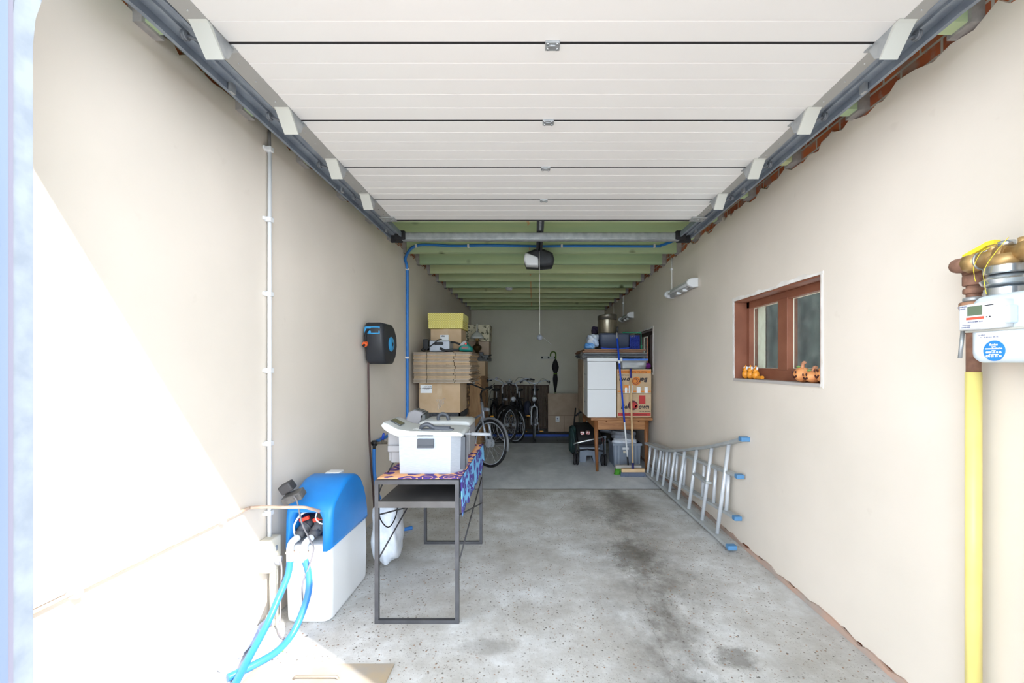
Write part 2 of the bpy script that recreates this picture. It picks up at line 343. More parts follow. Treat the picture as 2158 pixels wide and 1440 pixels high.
class MB:
    def __init__(s): s.V, s.F, s.MI, s.SM, s.mi = [], [], [], [], 0
    def mat(s, i): s.mi = i; return s
    def mark(s): return len(s.V)
    def xf(s, k, m):
        for i in range(k, len(s.V)): s.V[i] = m @ s.V[i]
        return s
    def add(s, V, F, smooth):
        o = len(s.V); s.V += [Vector(v) for v in V]
        for i, f in enumerate(F):
            s.F.append(tuple(o + a for a in f)); s.MI.append(s.mi)
            s.SM.append(smooth[i] if isinstance(smooth, list) else smooth)
        return s
    def box(s, x0, x1, y0, y1, z0, z1, r=0, seg=2):
        if x0 > x1: x0, x1 = x1, x0
        if y0 > y1: y0, y1 = y1, y0
        if z0 > z1: z0, z1 = z1, z0
        if r:
            bm = bmesh.new(); bmesh.ops.create_cube(bm, size=1)
            for v in bm.verts:
                v.co = Vector((x0 if v.co.x < 0 else x1, y0 if v.co.y < 0 else y1, z0 if v.co.z < 0 else z1))
            r = min(r, 0.49 * min(x1 - x0, y1 - y0, z1 - z0))
            bmesh.ops.bevel(bm, geom=bm.edges[:], offset=r, segments=seg, profile=0.5, affect='EDGES')
            bm.verts.index_update()
            A = [f.calc_area() for f in bm.faces]; big = sorted(A)[-6] * 0.99
            s.add([v.co.copy() for v in bm.verts], [[v.index for v in f.verts] for f in bm.faces], [a < big for a in A]); bm.free()
        else:
            s.add([(x0, y0, z0), (x1, y0, z0), (x1, y1, z0), (x0, y1, z0), (x0, y0, z1), (x1, y0, z1), (x1, y1, z1), (x0, y1, z1)],
                  [(0, 3, 2, 1), (4, 5, 6, 7), (0, 1, 5, 4), (1, 2, 6, 5), (2, 3, 7, 6), (3, 0, 4, 7)], False)
        return s
    def tube(s, pts, r, n=10, closed=False, cap=True, smooth=0):
        P = catmull(pts, smooth, closed) if smooth else [Vector(p) for p in pts]
        N = len(P); rr = r if isinstance(r, (list, tuple)) else [r] * N
        if len(rr) != N: rr = [rr[0] + (rr[-1] - rr[0]) * i / (N - 1) for i in range(N)]
        ref = None; V = []
        for i in range(N):
            if closed: t = P[(i + 1) % N] - P[i - 1]
            else: t = P[min(i + 1, N - 1)] - P[max(i - 1, 0)]
            t.normalize()
            if ref is None: ref = Vector((0, 0, 1)) if abs(t.z) < 0.9 else Vector((1, 0, 0))
            u = ref - t * ref.dot(t)
            if u.length < 1e-5: u = t.orthogonal()
            u.normalize(); ref = u; w = t.cross(u)
            for j in range(n):
                a = 2 * PI * j / n
                V.append(P[i] + rr[i] * (math.cos(a) * u + math.sin(a) * w))
        F, S = [], []
        for i in range(N if closed else N - 1):
            i2 = (i + 1) % N
            for j in range(n):
                j2 = (j + 1) % n
                F.append((i * n + j, i * n + j2, i2 * n + j2, i2 * n + j)); S.append(True)
        if cap and not closed:
            F.append(tuple(range(n))); S.append(False)
            F.append(tuple((N - 1) * n + j for j in range(n))); S.append(False)
        return s.add(V, F, S)
    def cyl(s, p0, p1, r, r2=None, n=16): return s.tube([p0, p1], [r, r if r2 is None else r2], n)
    def ring(s, c, R, r, axis, n=10, m=40):
        ax = Vector(axis).normalized(); u = ax.orthogonal().normalized(); w = ax.cross(u); c = Vector(c)
        return s.tube([c + R * (math.cos(2 * PI * i / m) * u + math.sin(2 * PI * i / m) * w) for i in range(m)], r, n, closed=True)
    def prism(s, poly, axis, a, b, smooth=False):
        def P(u, v, w): return {'x': (w, u, v), 'y': (u, w, v), 'z': (u, v, w)}[axis]
        n = len(poly)
        V = [P(u, v, a) for u, v in poly] + [P(u, v, b) for u, v in poly]
        F = [tuple(range(n)), tuple(range(n, 2 * n))] + [(i, (i + 1) % n, n + (i + 1) % n, n + i) for i in range(n)]
        return s.add(V, F, [False, False] + [smooth] * n)
    def rprism(s, poly, axis, a, b, r, smooth=True):
        def P(u, v, w): return {'x': (w, u, v), 'y': (u, w, v), 'z': (u, v, w)}[axis]
        n = len(poly); cu = sum(p[0] for p in poly) / n; cv = sum(p[1] for p in poly) / n
        su = max(p[0] for p in poly) - min(p[0] for p in poly); sv = max(p[1] for p in poly) - min(p[1] for p in poly)
        secs = [(a, 1), (a + 0.3 * r, 0.3), (a + r, 0), (b - r, 0), (b - 0.3 * r, 0.3), (b, 1)]
        V = []
        for w, q in secs:
            ku, kv = 1 - 2 * r * q / su, 1 - 2 * r * q / sv
            V += [P(cu + (u - cu) * ku, cv + (v - cv) * kv, w) for u, v in poly]
        F, S = [tuple(range(n)), tuple(range(5 * n, 6 * n))], [False, False]
        for k in range(5):
            for i in range(n):
                F.append((k * n + i, k * n + (i + 1) % n, (k + 1) * n + (i + 1) % n, (k + 1) * n + i)); S.append(smooth)
        return s.add(V, F, S)
    def lathe(s, prof, c, axis=(0, 0, 1), n=28):
        ax = Vector(axis).normalized(); u = ax.orthogonal().normalized(); w = ax.cross(u); c = Vector(c)
        V, rings, last = [], [], None
        for i in range(len(prof)):
            def ringv():
                o = len(V); r, z = prof[i]
                for j in range(n):
                    a = 2 * PI * j / n
                    V.append(c + ax * z + max(r, 1e-5) * (math.cos(a) * u + math.sin(a) * w))
                return o
            o = ringv(); rings.append((o, o))
            if 0 < i < len(prof) - 1:
                d0 = Vector((prof[i][0] - prof[i - 1][0], prof[i][1] - prof[i - 1][1])); d1 = Vector((prof[i + 1][0] - prof[i][0], prof[i + 1][1] - prof[i][1]))
                if d0.length > 1e-6 and d1.length > 1e-6 and abs(d0.angle(d1)) > 0.65: rings[-1] = (o, ringv())
        F = []
        for i in range(len(prof) - 1):
            a, b = rings[i][1], rings[i + 1][0]
            for j in range(n): F.append((a + j, a + (j + 1) % n, b + (j + 1) % n, b + j))
        S = [True] * len(F)
        for k in (0, -1):
            if prof[k][0] > 1e-4: F.append(tuple(rings[k][0] + j for j in range(n))); S.append(False)
        return s.add(V, F, S)
    def ball(s, c, rx, ry=None, rz=None, n=20, m=12, fn=None):
        ry = rx if ry is None else ry; rz = rx if rz is None else rz
        V = []
        for i in range(m + 1):
            t = PI * i / m
            for j in range(n):
                a = 2 * PI * j / n
                d = Vector((math.sin(t) * math.cos(a), math.sin(t) * math.sin(a), math.cos(t)))
                k = fn(d) if fn else 1.0
                V.append(Vector(c) + Vector((rx * d.x, ry * d.y, rz * d.z)) * k)
        F = [(i * n + j, i * n + (j + 1) % n, (i + 1) * n + (j + 1) % n, (i + 1) * n + j) for i in range(m) for j in range(n)]
        return s.add(V, F, True)
    def sweep(s, prof, path, X):
        """prof: (x offset, normal offset) polygon; path: (y, z) points"""
        n = len(prof); V = []; N = len(path)
        for i in range(N):
            a, b = path[max(i - 1, 0)], path[min(i + 1, N - 1)]
            t = Vector((b[0] - a[0], b[1] - a[1])).normalized(); nn = Vector((-t.y, t.x))
            for u, v in prof: V.append((X + u, path[i][0] + nn.x * v, path[i][1] + nn.y * v))
        F = [tuple(range(n)), tuple((N - 1) * n + j for j in range(n))]
        for i in range(N - 1):
            for j in range(n): F.append((i * n + j, i * n + (j + 1) % n, (i + 1) * n + (j + 1) % n, (i + 1) * n + j))
        return s.add(V, F, False)
    def bag(s, x0, x1, y0, y1, z0, z1, seed=0, amp=0.12):
        rnd = random.Random(seed); ph = [(rnd.uniform(3, 9), rnd.uniform(3, 9), rnd.uniform(3, 9), rnd.uniform(0, 6)) for _ in range(5)]
        def fn(d):
            q = 1 + amp * sum(math.sin(a * d.x + b * d.y + c * d.z + e) for a, b, c, e in ph) / 3
            m = max(abs(d.x), abs(d.y), abs(d.z))
            return q * (0.55 + 0.45 / m) * 0.86
        k = s.mark()
        s.ball(((x0 + x1) / 2, (y0 + y1) / 2, (z0 + z1) / 2), (x1 - x0) / 2, (y1 - y0) / 2, (z1 - z0) / 2, 32, 20, fn)
        for i in range(k, len(s.V)):
            if s.V[i].z < z0: s.V[i].z = z0
        return s

def obj(name, mb, mats, parent=None, kind=None, label=None, cat=None, group=None):
    if not isinstance(mats, (list, tuple)): mats = [mats]
    if parent is not None:
        off = parent.location.copy()
        q = parent
        while q.parent is not None: q = q.parent; off = off + q.location
    else:
        xs = [v.x for v in mb.V]; ys = [v.y for v in mb.V]; zs = [v.z for v in mb.V]
        off = Vector(((min(xs) + max(xs)) / 2, (min(ys) + max(ys)) / 2, min(zs)))
    me = bpy.data.meshes.new(name)
    me.from_pydata([v - off for v in mb.V], [], mb.F)
    for m in mats: me.materials.append(m)
    me.polygons.foreach_set('material_index', mb.MI); me.polygons.foreach_set('use_smooth', mb.SM)
    bm = bmesh.new(); bm.from_mesh(me); bmesh.ops.recalc_face_normals(bm, faces=bm.faces[:]); bm.to_mesh(me); bm.free()
    me.update()
    o = bpy.data.objects.new(name, me); col.objects.link(o)
    if parent is not None: o.parent = parent
    else: o.location = off
    if kind: o['kind'] = kind
    if label: o['label'] = label
    if cat: o['category'] = cat
    if group: o['group'] = group
    return o

def thing(name, label, cat, loc=(0, 0, 0), group=None):
    o = bpy.data.objects.new(name, None); col.objects.link(o)
    o.empty_display_size = 0.1
    o.location = loc; o['label'] = label; o['category'] = cat
    if group: o['group'] = group
    return o

def one(name, mb, mats, label, cat, group=None): return obj(name, mb, mats, None, None, label, cat, group)

def copy_tree(o, parent=None):
    c = o.copy(); col.objects.link(c)
    if parent is not None: c.parent = parent
    for ch in list(o.children): copy_tree(ch, c)
    return c

def text(mb, body, size, M4, depth=0.0006, align='CENTER', bold=0.0, shear=0.0):
    cu = bpy.data.curves.new('lettering', 'FONT'); cu.body = body; cu.size = size; cu.align_x = align; cu.align_y = 'CENTER'
    cu.extrude = depth; cu.resolution_u = 2; cu.offset = bold; cu.shear = shear
    t = bpy.data.objects.new('lettering', cu); col.objects.link(t)
    dg = bpy.context.evaluated_depsgraph_get(); dg.update()
    me = bpy.data.meshes.new_from_object(t.evaluated_get(dg))
    mb.add([M4 @ v.co for v in me.vertices], [tuple(p.vertices) for p in me.polygons], False)
    bpy.data.objects.remove(t); bpy.data.curves.remove(cu); bpy.data.meshes.remove(me)
    return mb

def face_cam(x, y, z, rz=0.0, spin=0.0):   # text plane facing -Y
    return Matrix.Translation((x, y, z)) @ Matrix.Rotation(rz, 4, 'Z') @ Matrix.Rotation(PI / 2, 4, 'X') @ Matrix.Rotation(spin, 4, 'Z')

def face_left(x, y, z):                    # text plane facing -X
    return face_cam(x, y, z, -PI / 2)

# ------------------------------------------------------------------ room shell
XL, XR, YB, YF = -1.53, 1.70, 10.34, 0.68
ZC = 3.0
WIN = [(2.53, 3.63, 1.365, 2.02), (6.12, 7.22, 1.365, 2.01)]

def ragged(y0, y1, z, amp, step, seed):
    r = random.Random(seed); pts = []; y = y0
    while y < y1 - 1e-6:
        pts.append((y, z + r.uniform(-amp, amp))); y += step * r.uniform(0.4, 1.6)
    pts.append((y1, z + r.uniform(-amp, amp)))
    return pts

fl = MB().box(-2.1, 2.1, 0.45, 10.7, -0.2, 0)
obj('floor', fl, FLOOR, kind='structure')
dr = M('driveway_paving', (140, 136, 130), 0.85, rgb2=(124, 120, 114), scale=3, coord='Object')
obj('ground', MB().box(-14, 14, -16, 0.45, -0.2, -0.001), dr, kind='structure')

# left wall: brick with plaster that stops ragged under the joists
wl = obj('wall_left', MB().box(XL - 0.28, XL - 0.018, YF, 10.7, 0, ZC), BRICK, kind='structure')
top = ragged(YF, YB, 2.83, 0.02, 0.06, 3)
obj('plaster', MB().prism([(YF, 0.0), (YB, 0.0)] + top[::-1], 'x', XL - 0.02, XL), PLASTER, wl)

# right wall with two window openings
b = MB(); ys = [YF] + [v for w in WIN for v in (w[0], w[1])] + [10.7]
for i in range(0, 6, 2): b.box(XR + 0.018, XR + 0.25, ys[i], ys[i + 1], 0, ZC)
for w in WIN:
    b.box(XR + 0.018, XR + 0.25, w[0], w[1], 0, w[2]); b.box(XR + 0.018, XR + 0.25, w[0], w[1], w[3], ZC)
wr = obj('wall_right', b, BRICK, kind='structure')
top = ragged(YF, YB, 2.79, 0.03, 0.06, 5); bot = ragged(YF, YB, 0.03, 0.014, 0.05, 9)
def clipl(pts, a, c): return [p for p in pts if a < p[0] < c]
p = MB()
for i in range(0, 6, 2):
    a, c = ys[i], min(ys[i + 1], YB)
    p.prism([(a, 0.03)] + clipl(bot, a, c) + [(c, 0.03), (c, 2.8)] + clipl(top, a, c)[::-1] + [(a, 2.8)], 'x', XR, XR + 0.02)
for k, w in enumerate(WIN):
    a, c = w[0], w[1]
    p.prism([(a, 0.03)] + clipl(bot, a, c) + [(c, 0.03), (c, w[2]), (a, w[2])], 'x', XR, XR + 0.02)
    low = ragged(a, c, w[3] + 0.006, 0.006, 0.05, 21 + k); low[0] = (a, w[3]); low[-1] = (c, w[3])
    p.prism(low + [(c, 2.8)] + clipl(top, a, c)[::-1] + [(a, 2.8)], 'x', XR, XR + 0.02)
obj('plaster', p, PLASTER, wr)
# worn brick foot of the right wall
sk = M('worn_wall_foot', (172, 160, 152), 0.9, rgb2=(196, 162, 144), scale=5)
obj('baseboard_right', MB().prism([(YF, 0), (YB, 0)] + ragged(YF, YB, 0.030, 0.014, 0.07, 31)[::-1], 'x', XR - 0.012, XR + 0.004), sk, kind='structure')

obj('wall_back', MB().box(XL - 0.3, XR + 0.3, YB, YB + 0.3, 0, ZC), PLASTER_BACK, kind='structure')
# front piers outside the frame carry the roof edge
obj('wall_front', MB().box(-4, XL, 0.45, YF, 0, 3.05).box(1.45, 4, 0.45, YF, 0, 3.05), BRICK, kind='structure')
deck = obj('ceiling', MB().box(XL - 0.3, XR + 0.3, YF, 10.64, ZC, ZC + 0.05), TIMBER, kind='structure')
mortar = M('grey_mortar', (182, 178, 176), 0.9, rgb2=(158, 154, 152), scale=20)
j0 = None
for k in range(17):
    y = 1.08 + 0.56 * k
    if j0 is None:
        j0 = obj('ceiling_joist', MB().box(XL - 0.12, XR + 0.12, y, y + 0.065, 2.80, ZC), TIMBER, kind='structure')
        obj('mortar_pocket', MB().box(XL - 0.10, XL + 0.035, y - 0.014, y + 0.085, 2.79, ZC), mortar, j0)
        obj('mortar_pocket', MB().box(XR - 0.035, XR + 0.10, y - 0.014, y + 0.085, 2.79, ZC), mortar, j0)
        base_y = j0.location.y
    else:
        c = copy_tree(j0); c.location.y = base_y + 0.56 * k

# yard behind the right-hand windows
hedge = M('dark_hedge_wall', (50, 60, 62), 0.9, rgb2=(78, 92, 90), scale=6)
obj('wall_yard', MB().box(3.3, 3.5, 0.9, 11, 0, 3.6).box(2.0, 3.3, 10.5, 10.7, 0, 3.6), hedge, kind='structure')
cream = M('cream_render', (224, 220, 200), 0.8)
obj('trim_1', MB().box(1.885, 1.957, 3.60, 3.68, 1.33, 2.05).box(1.95, 1.957, 3.60, 4.3, 1.2, 2.2), cream, kind='structure')

wood_dark = M('dark_window_wood', (74, 54, 48), 0.6, rgb2=(60, 44, 40), scale=6)  # rear window only: a darker brown than the front window's wood
def window(n, w):
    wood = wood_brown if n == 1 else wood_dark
    y0, y1, z0, z1 = w
    f = MB()
    f.box(1.70, 1.90, y1, y1 - 0.012, z0, z1).box(1.70, 1.90, y0, y0 + 0.012, z0, z1)          # painted reveals
    f.box(1.70, 1.90, y0, y1, z1 - 0.012, z1)
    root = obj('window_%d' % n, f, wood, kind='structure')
    s = MB().box(1.69, 1.90, y0, y1, z0 - 0.015, z0 + 0.004)
    obj('window_sill', s, M('grey_sill_%d' % n, (186, 180, 176), 0.7), root)
    fr = MB(); Y0, Y1, Z0, Z1 = y0 + 0.006, y1 - 0.006, z0, z1 - 0.006
    X0, X1 = 1.80, 1.87
    fr.box(X0, X1, Y0, Y0 + 0.05, Z0, Z1, 0.004).box(X0, X1, Y1 - 0.05, Y1, Z0, Z1, 0.004)
    fr.box(X0, X1, Y0, Y1, Z0, Z0 + 0.09, 0.004).box(X0, X1, Y0, Y1, Z1 - 0.06, Z1, 0.004)
    ym = (Y0 + Y1) / 2 + 0.01
    fr.box(X0 - 0.006, X1, ym - 0.06, ym + 0.06, Z0 + 0.08, Z1 - 0.05, 0.004)
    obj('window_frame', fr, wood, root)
    for a, c in ((Y0 + 0.05, ym - 0.06), (ym + 0.06, Y1 - 0.05)):
        obj('pane', MB().box(1.842, 1.846, a - 0.005, c + 0.005, Z0 + 0.085, Z1 - 0.055), GLASS, root)
        pt = MB().box(1.836, 1.842, c - 0.004, c + 0.0, Z0 + 0.09, Z1 - 0.06).box(1.836, 1.842, a, c, Z1 - 0.064, Z1 - 0.06).box(1.836, 1.842, a, c, Z0 + 0.09, Z0 + 0.093)
        obj('putty', pt, cream, root)
    # whitish chipped plaster rim
    rim = MB().prism(ragged(y0 - 0.02, y1 + 0.03, z1 + 0.0, 0.002, 0.05, 40 + n) + ragged(y0 - 0.02, y1 + 0.03, z1 + 0.022, 0.012, 0.05, 50 + n)[::-1], 'x', 1.695, 1.702)
    rim.prism([(y1 - 0.004, z0 - 0.01), (y1 + 0.02, z0 - 0.01), (y1 + 0.026, z1), (y1 - 0.002, z1)], 'x', 1.695, 1.702)
    rim.prism([(y0 - 0.02, z0 - 0.02), (y0, z0 - 0.01), (y0, z1), (y0 - 0.016, z1)], 'x', 1.695, 1.702)
    obj('chipped_rim', rim, M('raw_plaster_%d' % n, (242, 240, 236), 0.9, rgb2=(222, 216, 208), scale=9), root)
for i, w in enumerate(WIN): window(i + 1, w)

# ------------------------------------------------------------------ overhead door
def dz(y): return 2.74 - 0.0156 * y
gaps = [1.141, 1.636, 2.142, 2.631, 3.124, 3.544]
roller_m = M('grey_nylon_roller', (112, 116, 122), 0.5)
gd = thing('garage_door', 'white ribbed sectional overhead door in its raised position under the ceiling', 'garage door', (0.076, 2.3, 2.68))
DX0, DX1 = -1.17, 1.322
for i in range(5):
    a, c = gaps[i] + 0.0075, gaps[i + 1] - 0.0075
    pts = [(a, dz(a) + 0.04), (a, dz(a))]
    nr = 5 if i < 4 else 4; st = (c - a) / nr
    for k in range(1, nr):
        y = a + st * k
        pts += [(y - 0.004, dz(y)), (y, dz(y) + 0.004), (y + 0.004, dz(y))]
    pts += [(c, dz(c)), (c, dz(c) + 0.04)]
    obj('panel', MB().prism(pts, 'x', DX0, DX1), white_panel, gd)
    e = MB()
    for sx in (-1, 1):
        u0, u1 = (DX0 - 0.075, DX0 + 0.004) if sx < 0 else (DX1 - 0.004, DX1 + 0.053)
        e2 = MB().prism([(a, dz(a) - 0.002), (c, dz(c) - 0.002), (c, dz(c) + 0.042), (a, dz(a) + 0.042)], 'x', u0, u1)
        cp = obj('end_cap', e2, capgrey, gd)
        sc_ = MB()
        for q in (0.2, 0.42, 0.7):
            y = a + (c - a) * q
            sc_.cyl(((u0 + u1) / 2, y, dz(y) - 0.004), ((u0 + u1) / 2, y, dz(y)), 0.003, n=8)
        obj('rivets', sc_, chrome, cp)
    if i > 0:
        y = gaps[i]
        obj('seal', MB().box(DX0 - 0.02, DX1 + 0.02, y - 0.012, y + 0.012, dz(y) + 0.0015, dz(y) + 0.035), rubber, gd)
        h = MB().box(0.042, 0.098, y - 0.014, y + 0.004, dz(y) - 0.008, dz(y) + 0.001, 0.002).box(0.042, 0.098, y + 0.006, y + 0.034, dz(y) - 0.006, dz(y) + 0.001, 0.002)
        h.cyl((0.05, y + 0.002, dz(y) - 0.008), (0.09, y + 0.002, dz(y) - 0.008), 0.004, n=10)
        ho = obj('hinge', h, galv, gd)
        sm = MB()
        for dx in (0.052, 0.088):
            for dy in (-0.006, 0.02): sm.cyl((dx, y + dy, dz(y) - 0.012), (dx, y + dy, dz(y) - 0.004), 0.005, n=8)
        obj('screws', sm, chrome, ho)
        for sx in (-1, 1):
            u0, u1 = (-1.235, -1.168) if sx < 0 else (1.300, 1.366)
            z = dz(y)
            br = MB().prism([(y - 0.115, z), (y - 0.105, z - 0.006), (y - 0.03, z - 0.085), (y - 0.024, z - 0.08), (y - 0.09, z)], 'x', u0, u1)
            bo = obj('roller_bracket', br, galv_pale, gd)
            xs = u1 - 0.004 if sx < 0 else u0 + 0.001
            pl = MB().prism([(y - 0.09, z), (y - 0.028, z - 0.078), (y + 0.0, z - 0.06), (y + 0.03, z), ], 'x', xs, xs + 0.003)
            pl.box(u0 - 0.005 if sx > 0 else u1 - 0.02, u0 + 0.025 if sx > 0 else u1 + 0.005, y + 0.008, y + 0.045, z - 0.006, z, 0.002)
            obj('hinge_plate', pl, galv, bo)
            rx = -1.300 if sx < 0 else 1.425
            ro = MB().cyl((u0 if sx < 0 else u1, y - 0.045, z - 0.03), (rx, y - 0.045, z - 0.005), 0.006, n=10)
            ro.lathe([(0.0, -0.01), (0.017, -0.008), (0.019, -0.004), (0.014, 0), (0.019, 0.004), (0.017, 0.008), (0.0, 0.01)], (rx, y - 0.045, z - 0.005), (1, 0, 0), 20)
            obj('roller', ro, roller_m, gd)
obj('bottom_seal', MB().box(DX0 - 0.05, DX1 + 0.05, 3.538, 3.56, dz(3.54) - 0.004, dz(3.54) + 0.036, 0.003), rubber, gd)
for sx in (-1, 1):
    u = -1.21 if sx < 0 else 1.335
    bm_ = MB().box(u - 0.05, u + 0.07, 3.46, 3.56, dz(3.5) - 0.010, dz(3.5) - 0.003, 0.002)
    for q in range(5): bm_.cyl((u - 0.035 + 0.022 * q, 3.50 + 0.02 * (q % 2), dz(3.5) - 0.016), (u - 0.035 + 0.022 * q, 3.50 + 0.02 * (q % 2), dz(3.5) - 0.008), 0.005, n=8)
    obj('corner_bracket', bm_, galv, gd)

seal_lav = M('lavender_grey_seal', (112, 112, 128), 0.6)
def track(name, X, s, lab):
    t = thing(name, lab, 'door track', (X, 1.1, 0), 'garage door tracks')
    R = 0.435
    path = [(1.065, 0.0), (1.065, 2.28)] + [(1.065 + R - R * math.cos(a), 2.28 + R * math.sin(a)) for a in [PI / 2 * k / 10 for k in range(1, 10)]] + [(1.50, 2.715), (4.08, 2.690)]
    prof = [(-0.0, -0.0), (0.012, -0.0), (0.012, -0.03), (0.050, -0.03), (0.054, -0.022), (0.064, -0.022), (0.068, -0.03), (0.096, -0.03), (0.096, 0.0), (0.109, 0.0), (0.109, -0.044), (-0.0, -0.044)]
    prof = [(u * s * 1.22, -v) for u, v in prof]
    obj('rail', MB().sweep(prof, path, X), galv_blue, t)
    jb = MB().box(X - 0.006 * s, X + 0.26 * s, 0.955, 1.010, 0, 2.6).box(X + 0.14 * s, X + 0.17 * s, 1.010, 1.06, 0, 2.3)
    obj('jamb_frame', jb, alu_frame, t)
    obj('seal_strip', MB().box(X - 0.005 * s, X + 0.10 * s, 1.010, 1.0205, 0, 2.6), seal_lav, t)
    for z in (2.33, 2.27, 1.9): obj('bolt', MB().cyl((X + 0.06 * s, 1.02, z), (X + 0.06 * s, 1.075, z), 0.008, n=10), chrome, t)
    for y in (1.9, 3.0, 3.9): obj('hanger', MB().box(X + 0.097 * s, X + 0.112 * s, y, y + 0.03, 2.70, 2.80), galv, t)
    obj('end_stop', MB().box(X - 0.012, X + 0.125 * s, 4.075, 4.11, 2.655, 2.745, 0.008), rubber, t)
    return t
track('door_track', -1.25, -1, 'grey steel door track running along the left wall')
track('door_track', 1.372, 1, 'grey steel door track running along the right wall with brick above it')

cb = thing('crossbar', 'horizontal galvanised steel crossbar joining the rear ends of both door tracks', 'crossbar', (0.07, 4.06, 2.67))
obj('tube', MB().box(-1.25, 1.37, 4.04, 4.075, 2.672, 2.738, 0.008).box(-1.25, 1.37, 4.03, 4.075, 2.660, 2.668), galv, cb)
for x in (-1.27, 1.385): obj('end_bracket', MB().box(x - 0.05, x + 0.05, 4.02, 4.10, 2.662, 2.752, 0.012), rubber, cb)

# opener
op = thing('garage_door_opener', 'charcoal garage door opener with white light cover hanging from the joists', 'door opener', (0.055, 4.9, 2.6))
r_ = MB().box(0.022, 0.046, 3.50, 4.9, 2.748, 2.79).box(0.064, 0.088, 3.50, 4.9, 2.748, 2.79).box(0.022, 0.088, 3.50, 4.9, 2.78, 2.792)
obj('rail', r_, dark_pl, op)
ch = MB().box(0.045, 0.065, 3.55, 4.0, 2.74, 2.76, 0.004).cyl((0.055, 3.52, 2.70), (0.055, 3.62, 2.755), 0.008, n=10).box(0.0, 0.11, 3.50, 3.53, 2.69, 2.74, 0.003)
for q in range(8): ch.box(0.046, 0.064, 3.66 + 0.03 * q, 3.675 + 0.03 * q, 2.735, 2.75)
obj('carriage', ch, galv, op)
prof = [(-0.115, 2.655), (-0.095, 2.735), (0.0, 2.775), (0.11, 2.775), (0.205, 2.735), (0.225, 2.66), (0.20, 2.60), (0.07, 2.588), (-0.09, 2.597)]
obj('motor_housing', MB().rprism(prof, 'y', 4.74, 5.0, 0.03), dark_pl, op)
lt = MB().rprism([(-0.118, 2.655), (-0.103, 2.722), (-0.085, 2.726), (0.035, 2.68), (0.045, 2.660), (0.045, 2.586), (-0.09, 2.592)], 'y', 4.715, 4.86, 0.02)
obj('light_cover', lt, white_pl, op)
pc = thing('pull_cord', 'thin cord with small grey ball hanging below the door opener', 'cord', (0.055, 4.78, 1.77))
obj('cord', MB().tube([(0.058, 4.70, 2.74), (0.058, 4.70, 2.58), (0.06, 4.70, 1.82)], 0.0022, 6), M('pale_cord', (210, 208, 202), 0.7), pc)
obj('ball', MB().ball((0.06, 4.70, 1.785), 0.032), M('grey_ball', (118, 124, 134), 0.5), pc)
obj('tail', MB().tube([(0.07, 4.70, 1.81), (0.12, 4.70, 1.765), (0.185, 4.70, 1.71)], 0.0018, 6), M('grey_cord', (150, 150, 150), 0.7), pc)

sd = thing('smoke_detector', 'small round white smoke detector under a green joist', 'smoke detector', (-0.43, 7.27, 2.76))
obj('body', MB().lathe([(0, 0.0), (0.045, 0.004), (0.055, 0.014), (0.055, 0.03)], (-0.43, 7.27, 2.757)), white_pl, sd)
obj('base', MB().lathe([(0.058, 0), (0.058, 0.012)], (-0.43, 7.27, 2.788)), white_pl, sd)

# ------------------------------------------------------------------ pipes on the left wall
cd = thing('conduit', 'white plastic conduit running straight up the left wall near the sunlit patch', 'conduit', (-1.505, 2.43, 0.5))
obj('pipe', MB().cyl((-1.507, 2.43, 0.50), (-1.512, 2.44, 2.72), 0.0105), white_pl, cd)
obj('sleeve', MB().cyl((-1.512, 2.44, 2.72), (-1.515, 2.44, 2.84), 0.008), M('grey_sleeve', (120, 118, 116), 0.6), cd)
for z in (0.64, 1.035, 1.45, 1.885, 2.31, 2.71):
    obj('clip', MB().box(-1.53, -1.492, 2.415, 2.45, z - 0.014, z + 0.014, 0.004).box(-1.53, -1.515, 2.40, 2.465, z - 0.01, z + 0.01, 0.003), white_pl, cd)
sk_ = thing('outlet_box', 'cream wall outlet box at the foot of the white conduit', 'outlet box', (-1.49, 2.42, 0.33))
obj('housing', MB().box(-1.53, -1.462, 2.36, 2.47, 0.325, 0.505, 0.008), cream_pl, sk_)
obj('lock', MB().box(-1.464, -1.456, 2.405, 2.425, 0.43, 0.46, 0.003), galv, sk_)
obj('socket', MB().cyl((-1.465, 2.42, 0.375), (-1.44, 2.42, 0.375), 0.024), M('grey_socket', (150, 152, 160), 0.5), sk_)
one('drain_pipe', MB().cyl((-1.485, 2.44, 0.03), (-1.490, 2.44, 0.325), 0.022).cyl((-1.485, 2.44, 0.0), (-1.485, 2.44, 0.04), 0.028), cream_pl, 'short beige pipe rising from the floor to the cream outlet box', 'pipe')
cp = thing('copper_pipe', 'thin copper water pipe clipped along the sunlit left wall', 'pipe', (-1.515, 1.8, 0.72))
obj('pipe', MB().tube([(-1.512, 0.9, 0.738), (-1.512, 1.6, 0.733), (-1.512, 2.20, 0.725), (-1.50, 2.27, 0.722), (-1.45, 2.30, 0.717), (-1.36, 2.32, 0.708), (-1.27, 2.345, 0.70), (-1.245, 2.38, 0.68), (-1.24, 2.47, 0.635)], 0.0085, 10, smooth=5), copper, cp)
for y in (1.41, 2.07): obj('clip', MB().box(-1.53, -1.497, y - 0.012, y + 0.012, 0.712, 0.752, 0.004), white_pl, cp)
obj('stub', MB().cyl((-1.51, 1.28, 0.757), (-1.51, 1.37, 0.755), 0.011), white_pl, cp)

